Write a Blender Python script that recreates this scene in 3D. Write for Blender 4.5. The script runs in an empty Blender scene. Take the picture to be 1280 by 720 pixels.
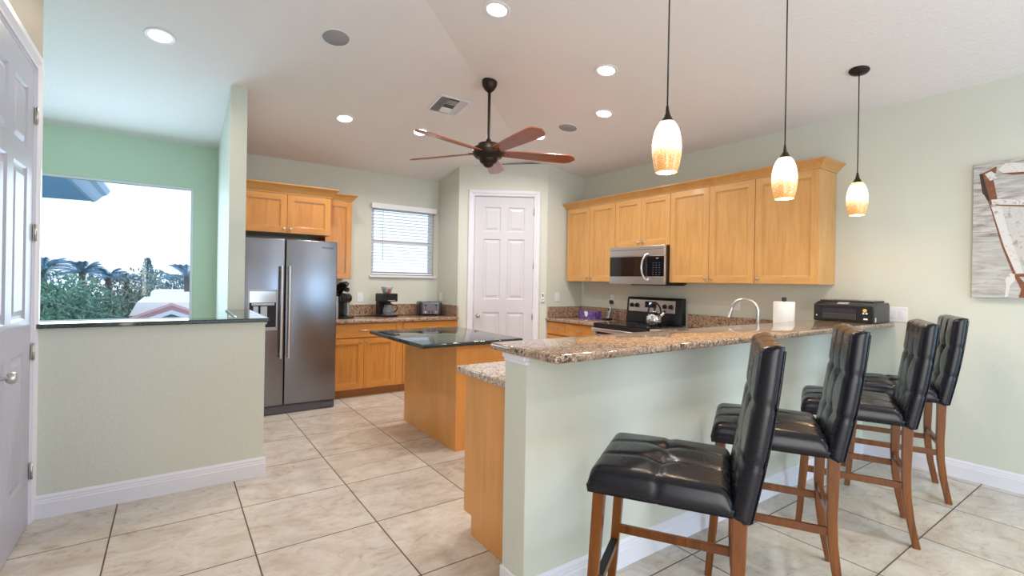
import bpy, bmesh, math, random
from mathutils import Vector, Matrix, Euler
random.seed(7)
PI = math.pi
SC = bpy.context.scene
C = SC.collection

# ------------------------------------------------------------------ camera
def setup_camera():
    f, cy, yaw, roll, h = 605.4, 351.7, math.radians(35.07), math.radians(0.95), 1.40
    fw = Vector((math.sin(yaw), math.cos(yaw), 0))
    r0 = Vector((math.cos(yaw), -math.sin(yaw), 0)); u0 = Vector((0, 0, 1))
    r = r0*math.cos(roll) + u0*math.sin(roll)
    u = -r0*math.sin(roll) + u0*math.cos(roll)
    cd = bpy.data.cameras.new('camera'); co = bpy.data.objects.new('camera', cd); C.objects.link(co)
    m = Matrix(((r.x, u.x, -fw.x, 0), (r.y, u.y, -fw.y, 0), (r.z, u.z, -fw.z, h), (0, 0, 0, 1)))
    co.matrix_world = m
    cd.sensor_width = 36; cd.lens = f/1280*36
    cd.shift_y = -(360-cy)/1280
    cd.clip_start = 0.05; cd.clip_end = 400
    SC.camera = co
setup_camera()

# ------------------------------------------------------------------ world, exposure, daylight, fill lights
SC.view_settings.view_transform = 'Standard'
SC.view_settings.look = 'None'
SC.view_settings.gamma = 1
SC.view_settings.use_curve_mapping = False
SC.view_settings.exposure = 0.08
w = bpy.data.worlds.new('overcast_sky'); SC.world = w; w.use_nodes = True
bg = w.node_tree.nodes['Background']
bg.inputs['Color'].default_value = (0.74, 0.87, 1.0, 1); bg.inputs['Strength'].default_value = 1.75

def area(name, loc, rot, sx, sy, power, col):
    l = bpy.data.lights.new(name, 'AREA'); l.shape = 'RECTANGLE'; l.size = sx; l.size_y = sy
    l.energy = power; l.color = col
    o = bpy.data.objects.new(name, l); C.objects.link(o); o.location = loc; o.rotation_euler = rot
    return o
# fill lights added behind the camera; daylight at the window over the stairwell
area('fill_rear_cool', (3.7, -2.75, 1.35), (math.radians(90), 0, 0), 2.0, 2.2, 60, (0.46, 0.74, 1.0))
area('daylight_nook_window', (-0.6, 6.22, 1.65), (math.radians(-90), 0, 0), 1.5, 1.35, 38, (0.60, 0.80, 1.0))
area('fill_side_warm', (-0.52, -1.3, 1.35), (math.radians(90), 0, math.radians(-90)), 2.2, 2.2, 72, (1.0, 0.94, 0.85))
LAMP_COOL = (1.0, 0.955, 0.90); LAMP_WARM = (1.0, 0.86, 0.68)
RECESSED_W = 14
PENDANT_W = 16.0

# ------------------------------------------------------------------ material helpers
def mat(name, col=(.8, .8, .8), rough=.5, metal=0.0, spec=.5, coat=0.0):
    m = bpy.data.materials.new(name); m.use_nodes = True
    b = m.node_tree.nodes['Principled BSDF']
    b.inputs['Base Color'].default_value = (*col, 1); b.inputs['Roughness'].default_value = rough
    b.inputs['Metallic'].default_value = metal; b.inputs['Specular IOR Level'].default_value = spec
    b.inputs['Coat Weight'].default_value = coat; b.inputs['Coat Roughness'].default_value = .12
    return m
def nt(m): return m.node_tree.nodes, m.node_tree.links, m.node_tree.nodes['Principled BSDF']
def coords(m, scale=(1, 1, 1), kind='Object'):
    n, l, b = nt(m)
    tc = n.new('ShaderNodeTexCoord'); mp = n.new('ShaderNodeMapping'); mp.inputs['Scale'].default_value = scale
    l.new(tc.outputs[kind], mp.inputs['Vector']); return mp.outputs['Vector']
def noise(m, vec, scale, detail=3, rough=.5, dist=0):
    n, l, b = nt(m); t = n.new('ShaderNodeTexNoise')
    t.inputs['Scale'].default_value = scale; t.inputs['Detail'].default_value = detail
    t.inputs['Roughness'].default_value = rough; t.inputs['Distortion'].default_value = dist
    l.new(vec, t.inputs['Vector']); return t.outputs['Fac']
def ramp(m, fac, stops):
    n, l, b = nt(m); r = n.new('ShaderNodeValToRGB'); e = r.color_ramp.elements
    while len(e) > 1: e.remove(e[-1])
    e[0].position = stops[0][0]; e[0].color = (*stops[0][1], 1)
    for p, c in stops[1:]:
        x = e.new(p); x.color = (*c, 1)
    l.new(fac, r.inputs['Fac']); return r.outputs['Color']
def mixc(m, fac, a, b_, mode='MIX'):
    n, l, b = nt(m); x = n.new('ShaderNodeMix'); x.data_type = 'RGBA'; x.blend_type = mode
    for s, v in ((x.inputs[0], fac), (x.inputs[6], a), (x.inputs[7], b_)):
        if hasattr(v, 'links'): l.new(v, s)
        elif isinstance(v, (int, float)): s.default_value = v
        else: s.default_value = (*v, 1)
    return x.outputs[2]
def bump(m, h, strength=.2, dist=.01):
    n, l, b = nt(m); x = n.new('ShaderNodeBump'); x.inputs['Strength'].default_value = strength
    x.inputs['Distance'].default_value = dist; l.new(h, x.inputs['Height']); l.new(x.outputs['Normal'], b.inputs['Normal'])
def math_(m, op, a, b_=None):
    n, l, b = nt(m); x = n.new('ShaderNodeMath'); x.operation = op
    for i, v in enumerate((a, b_)):
        if v is None: continue
        if hasattr(v, 'links'): l.new(v, x.inputs[i])
        else: x.inputs[i].default_value = v
    return x.outputs[0]
def setc(m, c): n, l, b = nt(m); l.new(c, b.inputs['Base Color'])

def wall_mat(name, col, bs=.10, sc=55, rough=.55):
    m = mat(name, col, rough, spec=.35)
    v = coords(m); h = noise(m, v, sc, 3, .55); bump(m, h, bs, .02)
    s = noise(m, v, 1.3, 2); setc(m, mixc(m, s, tuple(c*.97 for c in col), tuple(min(1, c*1.02) for c in col)))
    return m
M = {}
M['wall'] = wall_mat('wall_sage_paint', (.665, .680, .600))
M['wall_green'] = wall_mat('nook_wall_green_paint', (.60, .735, .59))
M['ceiling'] = wall_mat('ceiling_knockdown', (.84, .80, .79), .22, 38, .8)
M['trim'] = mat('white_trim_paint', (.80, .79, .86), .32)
M['wall_lamp_tint'] = wall_mat('wall_lamp_tinted_paint', (.42, .37, .29))  # warm lamp glow on the left wall, put into its paint colour
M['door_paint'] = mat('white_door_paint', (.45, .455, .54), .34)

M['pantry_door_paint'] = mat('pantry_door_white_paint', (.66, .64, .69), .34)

def tile_mat():
    m = mat('travertine_tile', (.7, .6, .5), .26, spec=.45); n, l, b = nt(m)
    v = coords(m)
    sp = n.new('ShaderNodeSeparateXYZ'); l.new(v, sp.inputs[0])
    TX, TY = .62, .61
    ox, oy = .366, 3.334
    masks = []; ids = []
    for ax, T, o in (('X', TX, ox), ('Y', TY, oy)):
        a = math_(m, 'DIVIDE', math_(m, 'SUBTRACT', sp.outputs[ax], o), T)
        ids.append(math_(m, 'FLOOR', a))
        fr = math_(m, 'FRACT', a)
        e = math_(m, 'MINIMUM', fr, math_(m, 'SUBTRACT', 1.0, fr))
        masks.append(math_(m, 'MULTIPLY', e, T))
    edge = math_(m, 'MINIMUM', masks[0], masks[1])
    grout = math_(m, 'LESS_THAN', edge, .0036)
    cb = n.new('ShaderNodeCombineXYZ'); l.new(ids[0], cb.inputs[0]); l.new(ids[1], cb.inputs[1])
    wn = n.new('ShaderNodeTexWhiteNoise'); wn.noise_dimensions = '3D'; l.new(cb.outputs[0], wn.inputs['Vector'])
    # every tile shows its own cut of the stone
    sc = n.new('ShaderNodeVectorMath'); sc.operation = 'SCALE'; sc.inputs['Scale'].default_value = 9.0
    l.new(wn.outputs['Color'], sc.inputs[0])
    ad = n.new('ShaderNodeVectorMath'); ad.operation = 'ADD'; l.new(v, ad.inputs[0]); l.new(sc.outputs[0], ad.inputs[1])
    mp = n.new('ShaderNodeMapping'); mp.inputs['Scale'].default_value = (1.0, 1.45, 1); mp.inputs['Rotation'].default_value = (0, 0, .5)
    l.new(ad.outputs[0], mp.inputs['Vector'])
    n1 = noise(m, mp.outputs['Vector'], 2.6, 8, .62, 1.1)
    n2 = noise(m, mp.outputs['Vector'], 9, 6, .7, 1.6)
    c1 = ramp(m, n1, [(.26, (.45, .37, .295)), (.42, (.56, .49, .42)), (.55, (.63, .575, .515)), (.72, (.69, .65, .60))])
    c2 = ramp(m, n2, [(.33, (.62, .54, .46)), (.45, (.94, .91, .88)), (.6, (1, 1, 1))])
    c = mixc(m, .55, c1, c2, 'MULTIPLY')
    tone = math_(m, 'ADD', math_(m, 'MULTIPLY', wn.outputs['Value'], .10), .95)
    tn = n.new('ShaderNodeCombineXYZ')
    for i in range(3): l.new(tone, tn.inputs[i])
    c = mixc(m, 1.0, c, tn.outputs[0], 'MULTIPLY')
    c = mixc(m, grout, c, (.10, .07, .055))
    setc(m, c)
    rr = math_(m, 'ADD', math_(m, 'MULTIPLY', n2, .18), .14)
    rr = math_(m, 'MAXIMUM', rr, math_(m, 'MULTIPLY', grout, .8)); l.new(rr, b.inputs['Roughness'])
    h = math_(m, 'SUBTRACT', math_(m, 'MULTIPLY', n2, .12), grout); bump(m, h, .25, .002)
    return m
M['tile'] = tile_mat()

def wood(name, dark, mid, light, axis='z', rough=.33, coat=.25, k=1.0):
    m = mat(name, mid, rough, coat=coat, spec=.4)
    s = {'z': (14, 14, 1.1), 'x': (1.1, 14, 14), 'y': (14, 1.1, 14)}[axis]
    v = coords(m, s); n, l, b = nt(m)
    a = noise(m, v, 2.2*k, 6, .6, .8)
    v2 = coords(m, (2.2, 2.2, .9) if axis == 'z' else (.9, 2.2, 2.2)); q = noise(m, v2, 2.0, 3, .5, .6)
    c = ramp(m, a, [(.28, dark), (.5, mid), (.72, light)])
    c2 = ramp(m, q, [(.3, tuple(x*.90 for x in (1, .97, .93))), (.6, (1, 1, 1))])
    setc(m, mixc(m, 1.0, c, c2, 'MULTIPLY'))
    return m
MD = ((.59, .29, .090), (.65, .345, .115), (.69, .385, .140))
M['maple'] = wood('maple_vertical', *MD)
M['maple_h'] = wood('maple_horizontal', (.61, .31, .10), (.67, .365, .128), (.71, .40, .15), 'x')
MD_DIM = ((.53, .20, .036), (.60, .25, .052), (.66, .30, .070))  # deeper orange copy of maple; the cabinets' dim light is in the colour
M['honey'] = wood('maple_dim_vertical', *MD_DIM)
M['maple_dim_h'] = wood('maple_dim_horizontal', (.55, .215, .04), (.62, .265, .06), (.68, .31, .078), 'x')
M['maple_panel'] = wood('maple_flat_panel', (.76, .345, .095), (.80, .37, .108), (.83, .40, .122), 'z', k=.8)
M['maple_crown'] = wood('maple_crown', (.54, .26, .07), (.60, .30, .085), (.65, .34, .11), 'x')
M['toe'] = mat('toe_kick_wood', (.40, .17, .05), .45)
M['stool_wood'] = wood('stool_walnut', (.095, .026, .0025), (.165, .047, .004), (.23, .074, .008), 'z', .3, .15)
M['blade_wood'] = wood('fan_blade_cherry', (.20, .045, .012), (.30, .072, .018), (.38, .10, .028), 'x', .35, .3)

def granite(name, base):
    m = mat(name, (.4, .3, .25), .07, spec=.6); v = coords(m); n, l, b = nt(m)
    vo = n.new('ShaderNodeTexVoronoi'); vo.inputs['Scale'].default_value = 125; vo.inputs['Randomness'].default_value = 1
    w_ = n.new('ShaderNodeVectorMath'); w_.operation = 'ADD'
    nz = n.new('ShaderNodeTexNoise'); nz.inputs['Scale'].default_value = 30; l.new(v, nz.inputs['Vector'])
    s_ = n.new('ShaderNodeVectorMath'); s_.operation = 'SCALE'; s_.inputs['Scale'].default_value = .05; l.new(nz.outputs['Color'], s_.inputs[0])
    l.new(v, w_.inputs[0]); l.new(s_.outputs[0], w_.inputs[1]); l.new(w_.outputs[0], vo.inputs['Vector'])
    sp = n.new('ShaderNodeSeparateColor'); l.new(vo.outputs['Color'], sp.inputs[0])
    c = ramp(m, sp.outputs[0], base)
    q = noise(m, v, 16, 4, .6)
    c = mixc(m, ramp(m, q, [(.42, (0, 0, 0)), (.62, (.55, .55, .55))]), c, base[-2][1])
    setc(m, c); return m
M['granite'] = granite('brown_granite', [(0, (.030, .020, .018)), (.16, (.075, .042, .032)), (.34, (.20, .105, .066)), (.55, (.38, .235, .150)), (.78, (.47, .315, .215)), (.93, (.56, .43, .33))])
M['granite_light'] = granite('beige_granite', [(0, (.06, .04, .035)), (.12, (.16, .10, .08)), (.30, (.36, .25, .19)), (.52, (.52, .40, .32)), (.78, (.62, .50, .41)), (.93, (.72, .62, .54))])
M['granite_bar'] = granite('warm_bar_granite', [(0, (.03, .02, .018)), (.16, (.09, .052, .038)), (.36, (.22, .13, .085)), (.58, (.35, .23, .16)), (.80, (.43, .31, .225)), (.94, (.55, .44, .35))])
def dark_granite():
    m = mat('dark_green_granite', (.03, .04, .038), .06, spec=.7); v = coords(m)
    q = noise(m, v, 170, 2, .6); setc(m, ramp(m, q, [(.4, (.012, .017, .016)), (.6, (.04, .055, .05)), (.72, (.13, .15, .13))])); return m
M['dark_granite'] = dark_granite()

def steel(name, rough=.24, col=(.25, .25, .28), vert=False):
    m = mat(name, col, rough, metal=1); s = (300, 300, 2) if vert else (2, 2, 300)
    v = coords(m, s); q = noise(m, v, 1.0, 2); n, l, b = nt(m)
    r = math_(m, 'ADD', math_(m, 'MULTIPLY', q, .07), rough-.035); l.new(r, b.inputs['Roughness'])
    bump(m, q, .012, .001)
    w2 = noise(m, coords(m, (1.2, 1.2, 3)), 1.6, 2)
    return m
M['steel'] = steel('brushed_stainless')
M['steel_v'] = steel('brushed_stainless_trim', .3, (.66, .66, .68))
M['chrome'] = mat('polished_chrome', (.78, .78, .80), .12, 1)
M['nickel'] = mat('satin_nickel', (.62, .60, .57), .28, 1)
M['black'] = mat('black_plastic', (.012, .012, .014), .32)
M['black_gloss'] = mat('black_glass', (.006, .006, .008), .05, spec=.7)
M['black_matte'] = mat('matte_black', (.016, .015, .017), .6)
M['grey_plastic'] = mat('grey_plastic', (.10, .10, .12), .4)
M['dark_grey'] = mat('dark_grey_plastic', (.045, .042, .04), .35)
M['silver_plastic'] = mat('silver_plastic', (.46, .46, .50), .32, .5)
M['bronze'] = mat('oil_rubbed_bronze', (.035, .022, .016), .38, .6)
M['white_plastic'] = mat('white_plastic', (.82, .82, .84), .35)
M['grille'] = mat('speaker_grille', (.34, .33, .34), .8)
M['slat'] = mat('blind_slat_white', (.90, .91, .93), .45)
M['shadow_gap'] = mat('dark_recess', (.02, .02, .03), .7)
M['paper'] = mat('paper_towel', (.83, .81, .80), .9)
bump(M['paper'], noise(M['paper'], coords(M['paper']), 120, 2), .3, .002)

def leather():
    m = mat('black_bonded_leather', (.006, .0058, .011), .28, spec=.36, coat=.12); v = coords(m)
    h = noise(m, v, 240, 3); n, l, b = nt(m); b.inputs['Coat Roughness'].default_value = .22
    w_ = noise(m, v, 9, 3, .6)
    bump(m, math_(m, 'ADD', math_(m, 'MULTIPLY', h, .12), math_(m, 'MULTIPLY', w_, .25)), .18, .004)
    l.new(math_(m, 'ADD', math_(m, 'MULTIPLY', w_, .16), .20), b.inputs['Roughness'])
    return m
M['leather'] = leather()
def emis(name, col, s):
    m = bpy.data.materials.new(name); m.use_nodes = True; b = m.node_tree.nodes['Principled BSDF']
    b.inputs['Base Color'].default_value = (*col, 1); b.inputs['Emission Color'].default_value = (*col, 1)
    b.inputs['Emission Strength'].default_value = s; return m
M['lamp_lens'] = emis('recessed_lamp_lens', (1, .98, .95), 9)
M['lamp_lens_warm'] = emis('recessed_lamp_lens_warm', (1, .90, .74), 5)
M['display'] = emis('clock_display', (.25, .35, 1), 4)
def glass():
    m = bpy.data.materials.new('window_glass'); m.use_nodes = True; n = m.node_tree.nodes; l = m.node_tree.links
    n.clear(); o = n.new('ShaderNodeOutputMaterial'); t = n.new('ShaderNodeBsdfTransparent'); g = n.new('ShaderNodeBsdfGlossy')
    g.inputs['Roughness'].default_value = .02; mx = n.new('ShaderNodeMixShader'); f = n.new('ShaderNodeFresnel'); f.inputs['IOR'].default_value = 1.35
    t.inputs['Color'].default_value = (.93, .97, 1, 1)
    l.new(f.outputs[0], mx.inputs[0]); l.new(t.outputs[0], mx.inputs[1]); l.new(g.outputs[0], mx.inputs[2]); l.new(mx.outputs[0], o.inputs['Surface'])
    return m
M['glass'] = glass()
def clear_glass():
    m = mat('carafe_glass', (.7, .75, .8), .03); b = m.node_tree.nodes['Principled BSDF']
    b.inputs['Transmission Weight'].default_value = .8; b.inputs['IOR'].default_value = 1.3; return m
M['carafe'] = clear_glass()
def shade_mat(name, top, midc, zb, h):
    m = bpy.data.materials.new(name); m.use_nodes = True; n, l, b = nt(m)
    v = coords(m); sp = n.new('ShaderNodeSeparateXYZ'); l.new(v, sp.inputs[0])
    t = math_(m, 'DIVIDE', math_(m, 'SUBTRACT', sp.outputs['Z'], zb), h)
    base = ramp(m, t, [(0, (1.0, .60, .22)), (.34, (1, .74, .38)), (.52, midc), (.80, midc), (1, top)])
    vo = noise(m, v, 210, 2, .6)
    thr = ramp(m, t, [(0, (.60, .60, .60)), (.28, (.54, .54, .54)), (.45, (.46, .46, .46)), (.60, (.36, .36, .36)), (.68, (.0, .0, .0))])
    spk = math_(m, 'LESS_THAN', vo, thr)
    c = mixc(m, math_(m, 'MULTIPLY', spk, .72), base, (.55, .20, .035))
    l.new(c, b.inputs['Base Color']); l.new(c, b.inputs['Emission Color'])
    s = ramp(m, t, [(0, (.16, .16, .16)), (.25, (.22, .22, .22)), (.5, (.6, .6, .6)), (.8, (1, 1, 1)), (1, (.42, .42, .42))])
    l.new(math_(m, 'MULTIPLY', s, 2.0), b.inputs['Emission Strength'])
    b.inputs['Roughness'].default_value = .15
    return m

# ------------------------------------------------------------------ mesh helpers
def BM(): return bmesh.new()
def box(bm, x0, x1, y0, y1, z0, z1, mi=0):
    vs = [bm.verts.new(p) for p in ((x0, y0, z0), (x1, y0, z0), (x1, y1, z0), (x0, y1, z0), (x0, y0, z1), (x1, y0, z1), (x1, y1, z1), (x0, y1, z1))]
    for q in ((0, 3, 2, 1), (4, 5, 6, 7), (0, 1, 5, 4), (1, 2, 6, 5), (2, 3, 7, 6), (3, 0, 4, 7)):
        f = bm.faces.new([vs[i] for i in q]); f.material_index = mi
    return vs
def xform(bm, vs, m):
    for v in vs: v.co = m @ v.co
def lathe(bm, prof, seg=24, c=(0, 0), mi=0, cap=True):
    rings = []
    for r, z in prof:
        rings.append([bm.verts.new((c[0]+r*math.cos(2*PI*i/seg), c[1]+r*math.sin(2*PI*i/seg), z)) for i in range(seg)])
    for a, b in zip(rings, rings[1:]):
        for i in range(seg):
            f = bm.faces.new((a[i], a[(i+1) % seg], b[(i+1) % seg], b[i])); f.material_index = mi; f.smooth = True
    if cap:
        f = bm.faces.new(list(reversed(rings[0]))); f.material_index = mi
        f = bm.faces.new(rings[-1]); f.material_index = mi
    return [v for r in rings for v in r]
def tube(bm, pts, rad, seg=10, mi=0, rads=None, sq=None):
    pts = [Vector(p) for p in pts]; rings = []
    up = Vector((0, 0, 1))
    t0 = (pts[1]-pts[0]).normalized()
    if abs(t0.dot(up)) > .9: up = Vector((1, 0, 0))
    n = (up - t0*up.dot(t0)).normalized()
    for i, p in enumerate(pts):
        t = (pts[min(i+1, len(pts)-1)]-pts[max(i-1, 0)]).normalized()
        n = (n - t*n.dot(t)).normalized(); b = t.cross(n)
        r = rads[i] if rads else rad
        rings.append([bm.verts.new(p + (n*math.cos(2*PI*k/seg)+b*math.sin(2*PI*k/seg))*r) for k in range(seg)])
    for a, b in zip(rings, rings[1:]):
        for i in range(seg):
            f = bm.faces.new((a[i], a[(i+1) % seg], b[(i+1) % seg], b[i])); f.material_index = mi; f.smooth = True
    bm.faces.new(list(reversed(rings[0]))).material_index = mi; bm.faces.new(rings[-1]).material_index = mi
    return [v for r in rings for v in r]
def prism(bm, poly, axis, a0, a1, mi=0):
    """extrude a 2D polygon along an axis; poly in the other two axes, in order"""
    def P(p, a): return {'x': (a, p[0], p[1]), 'y': (p[0], a, p[1]), 'z': (p[0], p[1], a)}[axis]
    A = [bm.verts.new(P(p, a0)) for p in poly]; B = [bm.verts.new(P(p, a1)) for p in poly]
    n = len(poly)
    for i in range(n):
        bm.faces.new((A[i], A[(i+1) % n], B[(i+1) % n], B[i])).material_index = mi
    bm.faces.new(list(reversed(A))).material_index = mi; bm.faces.new(B).material_index = mi
    return A+B
def obj(name, bm, mats, parent=None, loc=None, rz=None, bev=0, seg=2, smooth=False, rot=None):
    bmesh.ops.recalc_face_normals(bm, faces=bm.faces[:])
    if bev:
        es = [e for e in bm.edges if len(e.link_faces) == 2 and e.calc_face_angle(0) > .6]
        bmesh.ops.bevel(bm, geom=es, offset=bev, segments=seg, affect='EDGES', clamp_overlap=True, profile=.5)
        if seg > 1:
            for f in bm.faces: f.smooth = f.smooth or smooth
    me = bpy.data.meshes.new(name); bm.to_mesh(me); bm.free()
    if smooth:
        for p in me.polygons: p.use_smooth = True
        try: me.set_sharp_from_angle(angle=math.radians(45))
        except Exception: pass
    if not isinstance(mats, (list, tuple)): mats = [mats]
    for m in mats: me.materials.append(m)
    o = bpy.data.objects.new(name, me); C.objects.link(o)
    if parent: o.parent = parent
    if loc: o.location = loc
    if rz is not None: o.rotation_euler = (0, 0, rz)
    if rot: o.rotation_euler = rot
    return o
def thing(name, label, cat, loc=(0, 0, 0), rz=0, group=None, rot=None):
    o = bpy.data.objects.new(name, None); C.objects.link(o); o.empty_display_size = .1
    o.location = loc; o.rotation_euler = rot if rot else (0, 0, rz); o['label'] = label; o['category'] = cat
    if group: o['group'] = group
    return o
def tag(o, label, cat, group=None, kind=None):
    o['label'] = label; o['category'] = cat
    if group: o['group'] = group
    if kind: o['kind'] = kind
    return o
def struct(name, bm, m, parent=None, **k):
    o = obj(name, bm, m, parent, **k)
    if not parent: o['kind'] = 'structure'
    return o
def dup(root, loc, rz, label=None, group=None):
    r = root.copy(); C.objects.link(r); r.location = loc; r.rotation_euler = (0, 0, rz)
    if label: r['label'] = label
    if group: r['group'] = group
    for ch in list(root.children):
        c = ch.copy(); C.objects.link(c); c.parent = r
        for g in list(ch.children):
            d = g.copy(); C.objects.link(d); d.parent = c
    return r

# ================================================================== SETTING
XR, YB = 4.80, 6.33
DA, DB = Vector((3.13, 5.724, 0)), Vector((4.143, 5.09, 0))
bm = BM(); box(bm, -2.4, XR+.15, -3.1, YB+.15, -.12, 0); fl = struct('floor', bm, M['tile'])
# vaulted ceiling: one slope rising from the back wall, one from the right wall, meeting in a hip
def poly_slab(bm, pts, up=.08):
    a = [bm.verts.new(p) for p in pts]; b = [bm.verts.new((p[0], p[1], p[2]+up)) for p in pts]
    bm.faces.new(list(reversed(a))); bm.faces.new(b)
    for i in range(len(a)): bm.faces.new((a[i], a[(i+1) % len(a)], b[(i+1) % len(a)], b[i]))
zb = lambda y: 2.82+.18*(YB-y)
zr = lambda x: 2.89+.148*(4.80-x)
zpk = 3.62; hx = 4.80-(zpk-2.89)/.148; hyp = YB-(zpk-2.82)/.18
hy = (zr(4.95)-2.82)/-.18+YB
bm = BM()
poly_slab(bm, [(-2.4, 6.48, zb(6.48)), (4.95, 6.48, zb(6.48)), (4.95, hy, zr(4.95)), (hx, hyp, 3.62), (-2.4, hyp, 3.62)])
poly_slab(bm, [(4.95, hy, zr(4.95)), (4.95, -3.1, zr(4.95)), (hx, -3.1, 3.62), (hx, hyp, 3.62)])
poly_slab(bm, [(-2.4, hyp, 3.62), (hx, hyp, 3.62), (hx, -3.1, 3.62), (-2.4, -3.1, 3.62)])
struct('ceiling', bm, M['ceiling'])

def wall_holes(name, m, fixed, t, a0, a1, z0, z1, holes, axis):
    """wall with rectangular holes; axis 'x': runs along x at y=fixed..fixed+t"""
    xs = sorted({a0, a1, *[h[0] for h in holes], *[h[1] for h in holes]}); zs = sorted({z0, z1, *[h[2] for h in holes], *[h[3] for h in holes]})
    bm = BM()
    for i in range(len(xs)-1):
        for j in range(len(zs)-1):
            cx, cz = (xs[i]+xs[i+1])/2, (zs[j]+zs[j+1])/2
            if any(h[0] < cx < h[1] and h[2] < cz < h[3] for h in holes): continue
            if axis == 'x': box(bm, xs[i], xs[i+1], fixed, fixed+t, zs[j], zs[j+1])
            else: box(bm, fixed, fixed+t, xs[i], xs[i+1], zs[j], zs[j+1])
    bmesh.ops.remove_doubles(bm, verts=bm.verts[:], dist=1e-5)
    seen = {}
    for f in list(bm.faces):
        k = tuple(sorted(v.index for v in f.verts)); 
    bm.verts.index_update()
    for f in list(bm.faces):
        k = frozenset(v.index for v in f.verts); seen.setdefault(k, []).append(f)
    kill = [f for fs in seen.values() if len(fs) > 1 for f in fs]
    bmesh.ops.delete(bm, geom=kill, context='FACES')
    return struct(name, bm, m)
wall_holes('wall_back', M['wall'], YB, .15, .46, XR+.15, 0, 2.835, [(2.155, 3.065, 1.455, 2.385)], 'x')
wall_holes('wall_nook', M['wall_green'], YB, .15, -2.4, .46, 0, 2.835, [(-1.55, .185, .925, 2.36)], 'x')
bm = BM(); box(bm, XR, XR+.15, -3.1, YB, 0, 2.90); struct('wall_right', bm, M['wall'])
# corner pantry: left return, diagonal front, right return
d = (DB-DA).normalized(); nrm = Vector((-d.y, d.x, 0))
bm = BM(); box(bm, 3.13, 3.23, 5.727, YB, 0, 3.2)
for v in bm.verts:
    if v.co.z > 3: v.co.z = zb(v.co.y)+.01
struct('wall_pantry_left', bm, M['wall'])
bm = BM(); box(bm, 4.145, XR, 5.09, 5.19, 0, 3.2)
for v in bm.verts:
    if v.co.z > 3: v.co.z = zr(v.co.x)+.01
struct('wall_pantry_right', bm, M['wall'])
PANG = math.atan2(d.y, d.x); PL = (DB-DA).length
bm = BM()
for a, b, z0, z1 in ((0, .205, 0, 2.545), (1.02, PL, 0, 2.545), (0, PL, 2.545, 3.10)):
    box(bm, a, b, 0, .11, z0, z1)
# slope the top so it meets the ceiling
for v in bm.verts:
    if v.co.z > 3.0:
        p = DA + d*v.co.x + nrm*v.co.y; v.co.z = min(zb(p.y), zr(p.x))+.01
struct('wall_pantry_front', bm, M['wall'], loc=DA, rz=PANG)
# full-height stub wall beside the refrigerator, half wall that turns the corner in front of it
bm = BM(); box(bm, .40, .53, 4.90, YB, 0, 3.2)
for v in bm.verts:
    if v.co.z > 3: v.co.z = zb(v.co.y)+.01
struct('wall_stub', bm, M['wall'])
bm = BM(); prism(bm, [(-.64, 3.81), (.545, 3.81), (.545, 4.90), (.41, 4.90), (.41, 3.945), (-.64, 3.945)], 'z', 0, 1.085)
struct('wall_half', bm, M['wall'])
LW = M['wall']
wall_holes('wall_left', M['wall_lamp_tint'], -.79, .15, -3.1, 3.93, 0, 3.57, [(-2.5, 0.0, 0, 2.5), (2.80, 3.755, 0, 2.545)], 'y')
wall_holes('wall_rear', M['wall'], -3.1, .15, -.64, XR, 0, 2.86, [(.2, 4.4, 0, 2.4)], 'x')
bm = BM(); prism(bm, [(-.64, 2.86), (XR, 2.86), (hx, 3.60), (-.64, 3.60)], 'y', -3.1, -2.95); struct('wall_rear_gable', bm, M['wall'])
bm = BM(); box(bm, -2.4, -2.25, 3.93, YB, 0, 3.2)
for v in bm.verts:
    if v.co.z > 3: v.co.z = zb(v.co.y)+.01
struct('wall_nook_left', bm, M['wall_green'])
bm = BM(); box(bm, -2.25, -.79, 3.80, 3.93, 0, 3.25); struct('wall_nook_front', bm, M['wall_green'])

# ---- baseboards
BBP = [(0, 0), (-.016, 0), (-.016, .085), (-.013, .090), (-.013, .100), (-.010, .104), (-.010, .116), (-.004, .126), (-.002, .130), (0, .130)]
def baseboard(name, p0, p1):
    p0, p1 = Vector((*p0, 0)), Vector((*p1, 0)); L = (p1-p0).length
    bm = BM(); prism(bm, BBP, 'x', 0, L)
    o = struct(name, bm, M['trim'], loc=p0, rz=math.atan2(p1.y-p0.y, p1.x-p0.x)); return o
baseboard('baseboard_half_wall', (-.62, 3.81), (.561, 3.81))
baseboard('baseboard_half_wall_end', (.545, 3.8105), (.545, 4.9))
baseboard('baseboard_right', (XR, 1.64), (XR, -2.95))
baseboard('baseboard_bar', (1.219, 1.64), (XR, 1.64))
bm = BM(); box(bm, 1.219, 1.235, 1.6405, 1.798, 0, .13); struct('baseboard_bar_end', bm, M['trim'], bev=.003)
baseboard('baseboard_pantry_right', tuple((DA+d*1.08)[:2]), tuple(DB[:2]))

# ---- half wall cap (dark granite ledge)
bm = BM(); prism(bm, [(-.64, 3.785), (.57, 3.785), (.57, 4.899), (.385, 4.899), (.385, 3.97), (-.64, 3.97)], 'z', 1.0855, 1.112)
cap = obj('ledge_cap', bm, M['dark_granite'], bev=.006); tag(cap, 'dark polished granite ledge capping the green half wall', 'ledge')

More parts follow.
